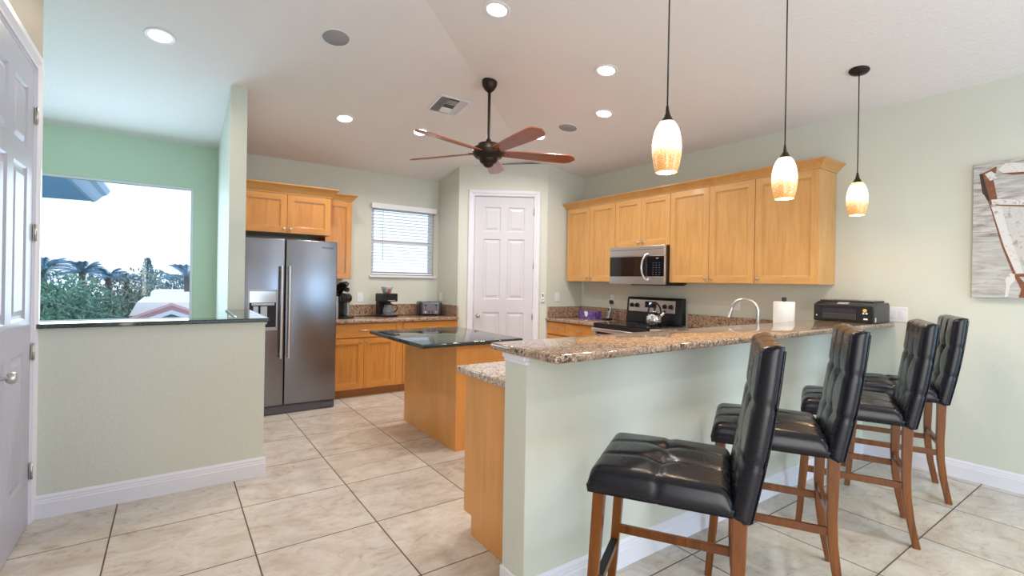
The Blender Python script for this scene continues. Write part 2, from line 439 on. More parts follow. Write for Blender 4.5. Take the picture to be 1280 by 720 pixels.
# ---- windows
def window_unit(name, x0, x1, z0, z1, rail=None, fr=.035):
    y = YB+(.05 if rail else .004)
    bm = BM()
    for a, b, c, e in ((x0, x0+fr, z0, z1), (x1-fr, x1, z0, z1), (x0+fr, x1-fr, z0, z0+fr), (x0+fr, x1-fr, z1-fr, z1)): box(bm, a, b, y, y+.06, c, e)
    if rail: box(bm, x0+fr, x1-fr, y-.005, y+.055, rail-.022, rail+.022)
    o = struct(name, bm, M['trim'], bev=.003)
    bm = BM(); box(bm, x0+fr, x1-fr, y+.028, y+.032, z0+fr, z1-fr); obj('pane', bm, M['glass'], o)
    return o
window_unit('window_1', -1.55, .185, .925, 2.36, fr=.026)
window_unit('window_2', 2.155, 3.065, 1.455, 2.385, rail=1.91, fr=.05)
# sill below window 2
bm = BM(); box(bm, 2.13, 3.09, YB-.035, YB+.05, 1.425, 1.4549); struct('trim_1', bm, M['trim'], bev=.004)
# ---- blinds
bl = thing('window_blind', 'white horizontal slatted blind over the small kitchen window', 'blind', (2.61, YB, 1.456))
bm = BM(); box(bm, -.47, .47, -.055, -.003, .885, .955); obj('valance', bm, M['slat'], bl, bev=.006)
bm = BM()
for k in range(20):
    z = .045+k*.0425; vs = box(bm, -.445, .445, -.022, .022, -.0014, .0014)
    xform(bm, vs, Matrix.Translation((0, .03, z)) @ Matrix.Rotation(math.radians(-5), 4, 'X'))
obj('slats', bm, M['slat'], bl)
bm = BM()
for x in (-.30, 0, .30):
    for y in (.008, .052): box(bm, x-.001, x+.001, y-.001, y+.001, .02, .90)
obj('ladder_cords', bm, M['slat'], bl)
bm = BM(); box(bm, -.445, .445, .006, .05, .008, .026); obj('bottom_rail', bm, M['slat'], bl, bev=.003)
bm = BM(); tube(bm, [(-.30, -.012, .90), (-.302, -.012, .2)], .004, 6); obj('tilt_wand', bm, M['white_plastic'], bl)

# ================================================================== DOORS (six-panel)
def panel_board(bm, w_, h_, t, xs, zs, panels, loops, mi=lambda i, j: 0, pmi=0):
    """front at y=0 facing -y; grid cells; loops = [(inset, depth)...] for panel cells"""
    V = {}
    def vert(x, y, z):
        k = (round(x, 5), round(y, 5), round(z, 5))
        if k not in V: V[k] = bm.verts.new((x, y, z))
        return V[k]
    for i in range(len(xs)-1):
        for j in range(len(zs)-1):
            x0, x1, z0, z1 = xs[i], xs[i+1], zs[j], zs[j+1]
            if (i, j) not in panels:
                bm.faces.new((vert(x0, 0, z0), vert(x1, 0, z0), vert(x1, 0, z1), vert(x0, 0, z1))).material_index = mi(i, j)
            else:
                prev = [vert(x0, 0, z0), vert(x1, 0, z0), vert(x1, 0, z1), vert(x0, 0, z1)]
                for ins, dep in loops:
                    cur = [bm.verts.new(p) for p in ((x0+ins, dep, z0+ins), (x1-ins, dep, z0+ins), (x1-ins, dep, z1-ins), (x0+ins, dep, z1-ins))]
                    for k in range(4): bm.faces.new((prev[k], prev[(k+1) % 4], cur[(k+1) % 4], cur[k])).material_index = pmi
                    prev = cur
                bm.faces.new(prev).material_index = pmi
    # edges + back
    B = [bm.verts.new(p) for p in ((0, t, 0), (w_, t, 0), (w_, t, h_), (0, t, h_))]
    bm.faces.new(list(reversed(B)))
    bot = [vert(x, 0, 0) for x in xs]; top = [vert(x, 0, h_) for x in xs]; lef = [vert(0, 0, z) for z in zs]; rig = [vert(w_, 0, z) for z in zs]
    bm.faces.new([B[0], B[1]]+list(reversed(bot))); bm.faces.new([B[3]]+top+[B[2]])
    bm.faces.new([B[0]]+lef+[B[3]]); bm.faces.new([B[1], B[2]]+list(reversed(rig)))
DLOOP = [(.012, .010), (.026, .010), (.052, .002)]
def six_panel(name, parent, W, H, t=.04, paint='door_paint'):
    s, mu = W*.15, W*.12; pw = (W-2*s-mu)/2
    xs = [0, s, s+pw, s+pw+mu, W-s, W]
    zs = [0, .105*H, .385*H, .455*H, .775*H, .815*H, .945*H, H]
    bm = BM(); panel_board(bm, W, H, t, xs, zs, {(i, j) for i in (1, 3) for j in (1, 3, 5)}, DLOOP)
    return obj(name, bm, M[paint], parent)
def casing(bm, x0, x1, h, wd=.075, t=.022):
    """moulded casing round an opening, front to -y"""
    pr = [(0, 0), (-t*.55, 0), (-t*.6, wd*.12), (-t*.45, wd*.2), (-t, wd*.55), (-t, wd*.9), (-t*.6, wd), (0, wd)]
    def bar(a, b, vert, side):
        pass
    # inner edge to outer edge loops: follow left leg, head, right leg with mitred corners
    path = [(x0, 0), (x0, h), (x1, h), (x1, 0)]
    rings = []
    for k, (px, pz) in enumerate(path):
        ring = []
        for y, o in pr:
            ox = -o if k < 2 else o
            oz = o if k in (1, 2) else 0
            ring.append(bm.verts.new((px+ox, y, pz+oz)))
        rings.append(ring)
    n = len(pr)
    for a, b in zip(rings, rings[1:]):
        for i in range(n): bm.faces.new((a[i], a[(i+1) % n], b[(i+1) % n], b[i]))
    bm.faces.new(rings[0]); bm.faces.new(rings[-1])
def hinge(parent, x, z, y=-.004):
    bm = BM(); box(bm, x-.017, x+.017, y-.001, y+.002, z-.045, z+.045); tube(bm, [(x, y-.005, z-.047), (x, y-.005, z+.047)], .006, 8)
    o = obj('hinge', bm, M['nickel'], parent); return o
def knob_door(parent, x, z, y=0):
    bm = BM(); vs = lathe(bm, [(.030, 0), (.030, .006), (.011, .012), (.011, .035), (.020, .040), (.027, .050), (.028, .060), (.022, .070), (.004, .073)], 20)
    xform(bm, vs, Matrix.Translation((x, y, z)) @ Matrix.Rotation(PI/2, 4, 'X'))
    return obj('door_knob', bm, M['nickel'], parent, smooth=True)
# pantry door in the diagonal wall
e = bpy.data.objects.new('door_1', None); C.objects.link(e); e.location = DA; e.rotation_euler = (0, 0, PANG); e['kind'] = 'structure'
bm = BM(); casing(bm, .205, 1.02, 2.545); box(bm, .205, .213, 0, .11, 0, 2.545); box(bm, 1.012, 1.02, 0, .11, 0, 2.545); box(bm, .213, 1.012, 0, .11, 2.537, 2.545)
obj('door_frame', bm, M['trim'], e)
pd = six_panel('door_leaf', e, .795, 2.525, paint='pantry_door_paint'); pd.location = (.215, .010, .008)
knob_door(pd, .062, .925); 
for z in (2.33, 1.62, .93, .25): hinge(pd, .797, z)
bm = BM(); box(bm, -.006, .002, -.002, .02, .89, .96); obj('latch_plate', bm, M['nickel'], pd)
# door in the left wall, beside the camera: facing +x
e = bpy.data.objects.new('door_2', None); C.objects.link(e); e.location = (-.64, 2.80, 0); e.rotation_euler = (0, 0, PI/2); e['kind'] = 'structure'
bm = BM(); casing(bm, 0, .955, 2.545, .085); box(bm, 0, .012, 0, .15, 0, 2.545); box(bm, .943, .955, 0, .15, 0, 2.545); box(bm, .012, .943, 0, .15, 2.535, 2.545)
obj('door_frame', bm, M['trim'], e)
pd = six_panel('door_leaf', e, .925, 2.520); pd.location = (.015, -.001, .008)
knob_door(pd, .255, .92)
for z in (2.27, 1.62, .955, .29): hinge(pd, .930, z, -.006)

# ================================================================== CABINETS
def shaker(name, parent, W, H, loc, rail=.062, mats=('maple', 'maple_h')):
    bm = BM(); xs = [0, .003, rail, W-rail, W-.003, W]; xs = [0, rail, W-rail, W]; zs = [0, rail, H-rail, H]
    panel_board(bm, W, H, .02, xs, zs, {(1, 1)}, [(.0005, .0035), (.005, .0042), (.0055, .0085), (.014, .010), (.0145, .0135)], mi=lambda i, j: 1 if i == 1 else 0)
    return obj(name, bm, [M[mats[0]], M[mats[1]]], parent, loc=loc)
def cab_knob(parent, x, z):
    bm = BM(); vs = lathe(bm, [(.006, 0), (.006, .012), (.012, .016), (.014, .022), (.011, .027), (.003, .029)], 14)
    xform(bm, vs, Matrix.Translation((x, 0, z)) @ Matrix.Rotation(PI/2, 4, 'X'))
    return obj('knob', bm, M['nickel'], parent, smooth=True)
def bar_pull(parent, x, z, L=.10):
    bm = BM(); tube(bm, [(x-L/2, 0, z), (x-L/2, -.02, z), (x-L/2+.012, -.026, z), (x+L/2-.012, -.026, z), (x+L/2, -.02, z), (x+L/2, 0, z)], .0045, 8)
    return obj('handle', bm, M['nickel'], parent)
def wall_cab(label, loc, rz, W, H, D, ndoor, mats=('maple', 'maple_h'), group=None):
    t = thing('wall_cabinet', label, 'cabinet', loc, rz, group)
    bm = BM(); box(bm, .001, W-.001, .021, D, 0, H); obj('carcase', bm, M[mats[0]], t, bev=.001, seg=1)
    dw = W/ndoor
    for k in range(ndoor):
        dd = shaker('door', t, dw-.004, H-.006, (k*dw+.002, 0, .003), .062, mats)
        kx = (dw-.004-.030) if (ndoor == 2 and k == 0) else .030
        cab_knob(dd, kx, .045)
    return t
RZ = -PI/2
wall_cab('maple wall cabinet with two doors, next to the pantry wall', (4.47, 5.055, 1.415), RZ, .885, .985, .325, 2, group=None)
wall_cab('short maple wall cabinet with two doors above the microwave', (4.47, 4.168, 1.83), RZ, .803, .57, .325, 2)
wall_cab('maple wall cabinet with two doors between the microwave and the end cabinet', (4.47, 3.363, 1.415), RZ, .946, .985, .325, 2)
wc = wall_cab('maple single-door wall cabinet at the end of the run, nearest the printer', (4.47, 2.415, 1.415), RZ, .551, .985, .325, 1)
def crown(name, label, segs, z, h=.075, p=.07):
    """mitred crown moulding; segs = list of plan points (front line), outward normal to the right of travel"""
    pts = [Vector((*a, 0)) for a in segs]
    prof = [(0, 0), (.006, 0), (.010, .012), (p*.55, h*.55), (p*.92, h*.85), (p, h*.9), (p, h), (0, h)]
    bm = BM(); rings = []
    for i, q in enumerate(pts):
        d0 = (pts[i]-pts[i-1]).normalized() if i else (pts[1]-pts[0]).normalized()
        d1 = (pts[i+1]-pts[i]).normalized() if i < len(pts)-1 else d0
        n0 = Vector((d0.y, -d0.x, 0)); n1 = Vector((d1.y, -d1.x, 0))
        m_ = (n0+n1); m_ = m_/m_.dot(n0)
        rings.append([bm.verts.new((q.x+m_.x*o, q.y+m_.y*o, z+hz)) for o, hz in prof])
    n = len(prof)
    for a, b in zip(rings, rings[1:]):
        for i in range(n): bm.faces.new((a[i], a[(i+1) % n], b[(i+1) % n], b[i]))
    bm.faces.new(rings[0]); bm.faces.new(rings[-1])
    o = obj(name, bm, M['maple_crown']); tag(o, label, 'crown molding'); return o
crown('crown_molding', 'long maple crown molding topping the cabinets over the range', [(4.47, 5.085), (4.47, 1.863), (4.798, 1.863)], 2.401)
# cabinet above the refrigerator and slim one beside it
wall_cab('two-door maple cabinet above the refrigerator', (.56, 5.74, 1.885), 0, .92, .425, .585, 2, ('honey', 'maple_dim_h'))
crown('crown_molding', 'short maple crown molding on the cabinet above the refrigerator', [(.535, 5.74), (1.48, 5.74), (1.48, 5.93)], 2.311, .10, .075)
t = wall_cab('narrow maple wall cabinet above the pod coffee machine', (1.483, 6.0, 1.395), 0, .315, .945, .325, 1, ('honey', 'maple_dim_h'))
crown('crown_molding', 'smallest maple crown molding, on the narrow cabinet right of the refrigerator', [(1.484, 6.0), (1.798, 6.0), (1.798, 6.325)], 2.341, .075, .06)
t.children  # narrow cabinet keeps its knob at the lower left

def base_cab(label, loc, rz, W, D, cols, drawer=True, filler=0):
    """cols: list of (width, nd) units; fronts at y=0"""
    t = thing('base_cabinet', label, 'cabinet', loc, rz)
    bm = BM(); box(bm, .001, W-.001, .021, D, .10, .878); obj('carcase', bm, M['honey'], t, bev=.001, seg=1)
    bm = BM(); box(bm, .001, W-.001, .085, D-.01, 0, .10); obj('toe_kick', bm, M['toe'], t)
    x = 0
    for wd, kind in cols:
        if kind == 'filler':
            bm = BM(); box(bm, x+.001, x+wd-.001, .001, .021, .103, .875); obj('filler_strip', bm, M['honey'], t, bev=.001, seg=1); x += wd; continue
        nd = int(kind[1]) if kind[0] == 'd' else 0
        zt = .700
        if kind[0] == 'd':
            for k in range(nd):
                dw = wd/nd; dd = shaker('door', t, dw-.004, zt-.108, (x+k*dw+.002, 0, .105), .065, ('honey', 'maple_dim_h'))
                cab_knob(dd, dw-.036 if (nd == 2 and k == 0) or (nd == 1) else .032, zt-.108-.04)
            bm = BM(); box(bm, 0, wd-.004, 0, .02, 0, .160)
            dr = obj('drawer', bm, M['maple_dim_h'], t, loc=(x+.002, 0, .708), bev=.002, seg=1); bar_pull(dr, wd/2-.002, .085)
        elif kind == 's':
            hs = [(.105, .29), (.40, .29), (.708, .16)]
            for z, hh in hs:
                bm = BM(); box(bm, 0, wd-.004, 0, .02, 0, hh); dr = obj('drawer', bm, M['maple_dim_h'], t, loc=(x+.002, 0, z), bev=.002, seg=1); bar_pull(dr, wd/2-.002, hh/2)
        x += wd
    return t
base_cab('maple base cabinet with double doors between refrigerator and corner', (1.475, 5.70, 0), 0, .885, .625, [(.795, 'd2'), (.09, 'filler')])
base_cab('maple base cabinet in the corner behind the island, drawer under the toaster', (2.362, 5.70, 0), 0, .765, .625, [(.765, 'd2')])
base_cab('maple drawer base cabinet between the pantry wall and the range', (4.165, 5.087, 0), RZ, .90, .63, [(.36, 's'), (.54, 's')])
base_cab('maple base cabinet right of the range, hidden behind the raised bar', (4.165, 3.345, 0), RZ, .93, .63, [(.93, 'd2')])
# peninsula cabinets: fronts face +y (kitchen side), end panel towards the camera
t = thing('base_cabinet', 'maple peninsula base cabinets ending in a plain panel beside the bar wall', 'cabinet', (4.14, 2.385, 0), PI)
bm = BM(); prism(bm, [(.021, .10), (.021, .878), (.583, .878), (.583, 0), (.085, 0), (.085, .10)], 'x', 0, 2.753); obj('carcase', bm, M['maple_panel'], t)
bm = BM(); prism(bm, [(.0, .105), (.0, .874), (.582, .874), (.582, 0.0), (.083, 0.0), (.083, .105)], 'x', 2.754, 2.773); obj('end_panel', bm, M['maple_panel'], t, bev=.001, seg=1)
for k in range(5):
    wd = .55; dd = shaker('door', t, wd-.004, .592, (k*wd+.002, 0, .105)); cab_knob(dd, .04, .55)
    bm = BM(); box(bm, 0, wd-.004, 0, .02, 0, .160); dr = obj('drawer', bm, M['maple_dim_h'], t, loc=(k*wd+.002, 0, .708), bev=.002, seg=1); bar_pull(dr, wd/2, .08)

# island
t = thing('kitchen_island', 'maple kitchen island under a dark granite top', 'island', (2.195, 4.02, 0))
bm = BM(); box(bm, -.280, .285, -.525, .53, 0, .868); obj('body', bm, M['maple_panel'], t, bev=.002, seg=1)
bm = BM(); box(bm, -.286, -.279, -.53, .535, 0, .868); obj('side_panel', bm, M['maple_panel'], t, bev=.001, seg=1)
bm = BM(); box(bm, .286, .304, -.50, .50, .10, .86, 0); obj('door', bm, M['maple'], t)
bm = BM(); box(bm, -.625, .335, -.60, .60, .869, .903); obj('countertop', bm, M['dark_granite'], t, bev=.010, seg=4, smooth=True)

# ================================================================== WORKTOPS / BAR
def slab(name, label, poly, z0, z1, m, bev=.008):
    bm = BM(); prism(bm, poly, 'z', z0, z1); o = obj(name, bm, m, bev=bev, seg=3, smooth=True); tag(o, label, 'countertop'); return o
slab('countertop', 'brown granite countertop under the small window, holding the coffee makers', [(1.472, 5.665), (3.127, 5.665), (3.127, 6.327), (1.472, 6.327)], .880, .918, M['granite'])
slab('countertop', 'brown granite countertop between pantry wall and range, with the tissue box', [(4.13, 4.180), (4.797, 4.180), (4.797, 5.087), (4.13, 5.087)], .880, .918, M['granite'])
slab('countertop', 'lower granite countertop of the peninsula behind the raised bar', [(1.325, 1.802), (4.797, 1.802), (4.797, 3.345), (4.13, 3.345), (4.13, 2.425), (1.325, 2.425)], .880, .918, M['granite_light'])
def splash(label, x0, x1, y0, y1, z1=1.065):
    bm = BM(); box(bm, x0, x1, y0, y1, .9185, z1); o = obj('backsplash', bm, M['granite'], bev=.003, seg=1); tag(o, label, 'backsplash')
splash('brown granite backsplash strip under the small window', 1.48, 3.105, 6.305, 6.328)
splash('brown granite backsplash strip turning the corner beside the toaster', 3.106, 3.128, 5.70, 6.328)
splash('brown granite backsplash strip on the short pantry wall', 4.165, 4.775, 5.066, 5.088)
splash('brown granite backsplash strip behind the tissue box and phone', 4.776, 4.798, 4.18, 5.088)
splash('brown granite backsplash strip right of the range behind the faucet', 4.776, 4.798, 1.88, 3.34)
# knee wall of the bar and its top
bm = BM(); box(bm, 1.235, XR, 1.64, 1.80, 0, 1.085)
struct('wall_bar', bm, M['wall'])
bm = BM()
for z0, z1, p in ((1.044, 1.062, .008), (1.062, 1.0855, .018)): box(bm, 1.235-p, 1.25, 1.64-.004, 1.803, z0, z1)
struct('trim_2', bm, M['trim'], bev=.005)
slab('countertop', 'long raised brown granite bar top above the stools', [(1.195, 1.405), (4.797, 1.425), (4.797, 1.87), (1.195, 1.87)], 1.0855, 1.120, M['granite_bar'], .011)

# ================================================================== REFRIGERATOR
t = thing('refrigerator', 'stainless side-by-side refrigerator with ice and water dispenser', 'refrigerator', (.56, 5.39, 0))
bm = BM(); box(bm, 0, .905, .075, .86, .02, 1.775); obj('body', bm, M['dark_grey'], t, bev=.004)
bm = BM(); box(bm, .005, .90, .03, .40, 0.005, .085); box(bm, .76, .90, .02, .03, .02, .07); obj('base_grille', bm, M['grey_plastic'], t, bev=.003)
bm = BM(); prism(bm, [(0, 1.795), (.07, 1.795), (.07, .095), (0, .095)], 'x', 0, .385)
dL = obj('freezer_door', bm, M['steel'], t, bev=.010, seg=4, smooth=True, loc=(0, 0, 0))
bm = BM(); prism(bm, [(0, 1.795), (.07, 1.795), (.07, .095), (0, .095)], 'x', .393, .905)
dR = obj('fridge_door', bm, M['steel'], t, bev=.010, seg=4, smooth=True)
def fr_handle(parent, x):
    bm = BM(); n = 14
    pts = [(x, -.045-.012*math.sin(PI*k/n), .58+.94*k/n) for k in range(n+1)]
    tube(bm, pts, .014, 12)
    for z in (.62, 1.48): tube(bm, [(x, 0.001, z), (x, -.045, z)], .010, 10)
    obj('handle', bm, M['steel_v'], parent, smooth=True)
fr_handle(dL, .352); fr_handle(dR, .425)
# dispenser
bm = BM()
for a, b, c, e in ((.052, .066, .865, 1.275), (.306, .320, .865, 1.275), (.066, .306, .865, .885), (.066, .306, 1.262, 1.275)): box(bm, a, b, -.010, .004, c, e)
ds = obj('dispenser_frame', bm, M['silver_plastic'], dL, bev=.003)
bm = BM(); box(bm, .066, .306, -.006, .004, 1.145, 1.262); obj('control_panel', bm, M['chrome'], ds, bev=.003)
bm = BM(); box(bm, .066, .306, -.0035, .003, .885, 1.145); obj('recess', bm, M['shadow_gap'], ds)
bm = BM(); box(bm, .100, .145, -.014, -.004, .93, 1.11); box(bm, .165, .225, -.014, -.004, .93, 1.11); box(bm, .085, .29, -.016, -.004, 1.118, 1.142); box(bm, .07, .302, -.022, -.004, .885, .898)
obj('paddles', bm, M['silver_plastic'], ds, bev=.002)
def text_mesh(name, s, size, m, parent, loc, rot, ext=.0006, shear=0, label=None):
    cu = bpy.data.curves.new(name, 'FONT'); cu.body = s; cu.size = size; cu.extrude = ext; cu.shear = shear; cu.align_x = 'CENTER'
    to = bpy.data.objects.new(name+'_src', cu); C.objects.link(to)
    bpy.context.view_layer.update()
    me = bpy.data.meshes.new_from_object(to.evaluated_get(bpy.context.evaluated_depsgraph_get()))
    bpy.data.objects.remove(to); bpy.data.curves.remove(cu)
    me.materials.clear(); me.materials.append(m)
    o = bpy.data.objects.new(name, me); C.objects.link(o); o.parent = parent; o.location = loc; o.rotation_euler = rot
    if label: o['label'] = label
    return o
text_mesh('brand_lettering', 'Whirlpool', .029, M['black'], dR, (.80, -.0015, 1.715), (PI/2, 0, 0), shear=.3)

# ================================================================== RANGE
t = thing('kitchen_range', 'black and stainless electric range under the microwave', 'range', (4.13, 4.172, 0), RZ)
W = .806
bm = BM(); box(bm, .002, W-.002, .03, .62, 0.02, .905); obj('body', bm, M['black'], t, bev=.003)
bm = BM(); box(bm, 0, W, .0, .60, .906, .926); obj('cooktop', bm, M['black_gloss'], t, bev=.006, seg=3)
bm = BM(); box(bm, .01, W-.01, .001, .03, .80, .905); obj('front_trim', bm, M['black'], t, bev=.003)
bm = BM(); box(bm, .006, W-.006, -.012, .03, .25, .80, 0); od = obj('oven_door', bm, M['steel_v'], t, bev=.006)
bm = BM(); box(bm, .10, W-.10, -.0135, -.011, .35, .68); obj('oven_window', bm, M['black_gloss'], od)
bm = BM(); box(bm, .02, W-.02, -.062, -.036, .832, .872); box(bm, .05, .08, -.05, -.010, .78, .86); box(bm, W-.08, W-.05, -.05, -.010, .78, .86); obj('oven_handle', bm, M['steel_v'], od, bev=.008, seg=3, smooth=True)
bm = BM(); box(bm, .006, W-.006, -.010, .03, .06, .24); obj('storage_drawer', bm, M['steel_v'], t, bev=.004)
bm = BM(); prism(bm, [(.565, .926), (.655, .926), (.655, 1.235), (.605, 1.235), (.590, 1.215)], 'x', 0, W); bp = obj('back_panel', bm, M['black'], t, bev=.006, seg=3)
def on_slope(bm, x0, x1, s0, s1, off, th):
    """quad box lying on sloped front of the back panel; s along slope from z=.926"""
    a = Vector((0, .565, .926)); b = Vector((0, .590, 1.215)); u = (b-a); n = Vector((0, -u.z, u.y)).normalized()
    P = lambda x, s, o: Vector((x, 0, 0))+a+u*s+n*o
    vs = [bm.verts.new(P(x, s, o)) for o in (off, off+th) for x, s in ((x0, s0), (x1, s0), (x1, s1), (x0, s1))]
    for q in ((0, 3, 2, 1), (4, 5, 6, 7), (0, 1, 5, 4), (1, 2, 6, 5), (2, 3, 7, 6), (3, 0, 4, 7)): bm.faces.new([vs[i] for i in q])
    return P(x0, s0, off+th), n
bm = BM(); on_slope(bm, .035, W-.09, .46, .955, .0, .003); obj('control_face', bm, M['steel_v'], bp, bev=.001, seg=1)
bm = BM(); on_slope(bm, .285, .455, .64, .90, .003, .002); obj('clock_panel', bm, M['black_gloss'], bp)
bm = BM(); on_slope(bm, .350, .395, .77, .85, .005, .001); obj('clock_digits', bm, M['display'], bp)
for x in (.085, .165, .575, .66):
    bm = BM(); p, n = Vector((x, .565+.025*.72, .926+.289*.72)), Vector((0, -.996, .086))
    vs = lathe(bm, [(.026, 0), (.026, .006), (.020, .008), (.018, .026), (.014, .028)], 18)
    vs += box(bm, -.005, .005, -.021, .021, .01, .036)
    xform(bm, vs, Matrix.Translation(p+n*.0035) @ Matrix.Rotation(math.radians(95), 4, 'X'))
    obj('burner_knob', bm, M['black'], bp, smooth=False)
for cx, cy, r in ((.21, .17, .10), (.21, .43, .075), (.59, .17, .075), (.59, .43, .10)):
    bm = BM(); lathe(bm, [(r-.002, .9261), (r-.002, .9266), (r, .9266), (r, .9261)], 40, (cx, cy), cap=False); obj('burner_ring', bm, M['grey_plastic'], t)
# kettle
t = thing('tea_kettle', 'steel whistling kettle with black handle on the range', 'kettle', (4.53, 3.60, .9268), math.radians(200))
bm = BM(); R0 = [(.072, 0), (.086, .012), (.094, .035), (.096, .065), (.088, .100), (.066, .130), (.040, .148), (.030, .152)]
vs = lathe(bm, R0, 40)
for v in vs:
    a = math.atan2(v.co.y, v.co.x); k = 1-.030*abs(math.cos(a*7))**6
    if .01 < v.co.z < .14: v.co.x *= k; v.co.y *= k
obj('body', bm, M['chrome'], t, smooth=True)
bm = BM(); lathe(bm, [(.036, .150), (.034, .158), (.012, .166)], 20); lid = obj('lid', bm, M['chrome'], t, smooth=True)
bm = BM(); lathe(bm, [(.006, .164), (.006, .174), (.014, .180), (.015, .190), (.008, .199), (.002, .200)], 14); obj('lid_knob', bm, M['black'], lid, smooth=True)
bm = BM(); tube(bm, [(0, .075, .105), (0, .100, .130), (0, .116, .158)], .016, 12, rads=[.024, .017, .012]); sp_ = obj('spout', bm, M['chrome'], t, smooth=True)
bm = BM(); tube(bm, [(0, .110, .150), (0, .122, .172)], .015, 12); obj('whistle_cap', bm, M['black'], sp_, smooth=True)
bm = BM(); tube(bm, [(0, .060*math.cos(a)*1.25, .130+.125*math.sin(a)) for a in [PI*k/14 for k in range(15)]], .010, 10); obj('handle', bm, M['black'], t, smooth=True)

# ================================================================== MICROWAVE
t = thing('microwave', 'stainless over-the-range microwave with black door window', 'microwave', (4.385, 4.166, 1.392), RZ)
W = .80; H = .435
bm = BM(); box(bm, .004, W-.004, .035, .41, .0, H); box(bm, .25, W-.01, .10, .38, -.012, 0); obj('body', bm, M['black'], t, bev=.003)
bm = BM(); box(bm, 0, W, 0, .034, .325, H); obj('vent_panel', bm, M['steel_v'], t, bev=.003)
bm = BM(); box(bm, .02, W-.02, -.001, .002, .395, .399); obj('vent_slot', bm, M['shadow_gap'], t)
bm = BM(); box(bm, 0, .555, 0, .034, 0, .322); dr = obj('door', bm, M['steel_v'], t, bev=.003)
bm = BM(); box(bm, .002, .555, -.003, .002, .088, .318); obj('door_window', bm, M['black_gloss'], dr, bev=.001, seg=1)
bm = BM(); tube(bm, [(.575, -.002, .045), (.560, -.030, .06), (.530, -.040, .12), (.520, -.042, .19), (.530, -.040, .26), (.560, -.030, .325), (.578, -.002, .345)], .012, 12); obj('handle', bm, M['steel_v'], dr, smooth=True)
bm = BM(); box(bm, .558, W, 0, .034, 0, .086); box(bm, .558, W, .002, .034, .086, .322); cp = obj('control_panel', bm, M['steel_v'], t, bev=.002)
bm = BM(); box(bm, .560, W-.004, -.003, .003, .088, .318); cg = obj('keypad_glass', bm, M['black_gloss'], cp, bev=.001, seg=1)
bm = BM()
for r in range(6):
    for c_ in range(3): box(bm, .645+c_*.042, .663+c_*.042, -.0036, -.003, .105+r*.026, .112+r*.026)
obj('keypad_marks', bm, M['grey_plastic'], cg)
bm = BM(); box(bm, .690, .725, -.0036, -.003, .285, .297); obj('clock_digits', bm, M['silver_plastic'], cg)

# ================================================================== CEILING FIXTURES
BACK_TILT = (math.atan(-.18), 0, 0)      # rotation that lays a disc on the slope above the back wall
RIGHT_TILT = (0, math.atan(.148), 0)
def recessed(label, x, y, plane, warm=False, watts=None):
    z = zb(y) if plane == 'b' else zr(x)
    rot = BACK_TILT if plane == 'b' else RIGHT_TILT
    t = thing('recessed_light', label, 'ceiling light', (x, y, z), rot=rot, group='recessed ceiling lights')
    bm = BM(); lathe(bm, [(.070, -.001), (.072, -.006), (.092, -.008), (.098, -.003), (.098, .0)], 36, cap=False)
    lathe(bm, [(.070, -.001), (.098, 0)], 36, cap=False)
    obj('trim_ring', bm, M['white_plastic'], t, smooth=True)
    bm = BM(); lathe(bm, [(.0705, -.002), (.0705, -.0035), (.04, -.0045), (.002, -.0048)], 30); obj('lens', bm, M['lamp_lens_warm' if warm else 'lamp_lens'], t)
    l = bpy.data.lights.new('recessed_lamp', 'AREA'); l.shape = 'DISK'; l.size = .13; l.energy = watts or RECESSED_W
    l.color = LAMP_WARM if warm else LAMP_COOL; l.spread = math.radians(160)
    o = bpy.data.objects.new('recessed_lamp', l); C.objects.link(o); o.parent = t; o.location = (0, 0, -.012)
    return t
recessed('warm recessed light over the half wall, nearest the left wall', -.096, 4.424, 'b', True, 8)
recessed('recessed light above the refrigerator, left of the air vent', 1.431, 5.076, 'b')
recessed('recessed light showing behind the tip of the fan blade, left of the fan', 2.255, 5.035, 'b')
recessed('recessed light between the fan and first pendant, larger upper one of the pair', 2.931, 2.861, 'r')
recessed('recessed light between the fan and first pendant, smaller lower one of the pair', 3.49, 3.43, 'r')
recessed('recessed light partly covered by a right-hand fan blade', 3.461, 4.444, 'r')
recessed('recessed light cut by the top edge of the picture above the fan', 1.859, 2.89, 'r')
recessed('recessed light in the dining side of the room beyond the pendants', 3.2, .2, 'r')
recessed('recessed light near the rear opening of the room', 2.6, -.9, 'r')
def speaker(label, x, y, plane, r=.105):
    z = zb(y) if plane == 'b' else zr(x)
    t = thing('ceiling_speaker', label, 'speaker', (x, y, z), rot=BACK_TILT if plane == 'b' else RIGHT_TILT)
    bm = BM(); lathe(bm, [(r-.008, -.0005), (r-.006, -.006), (r, -.005), (r+.002, 0)], 40, cap=False); obj('rim', bm, M['white_plastic'], t, smooth=True)
    bm = BM(); lathe(bm, [(r-.007, -.0005), (r-.009, -.004), (.01, -.006)], 40); obj('grille', bm, M['grille'], t)
speaker('round grey ceiling speaker left of the air vent, over the half wall side', 1.013, 3.867, 'b')
speaker('round grey ceiling speaker right of the fan', 3.502, 3.977, 'r')
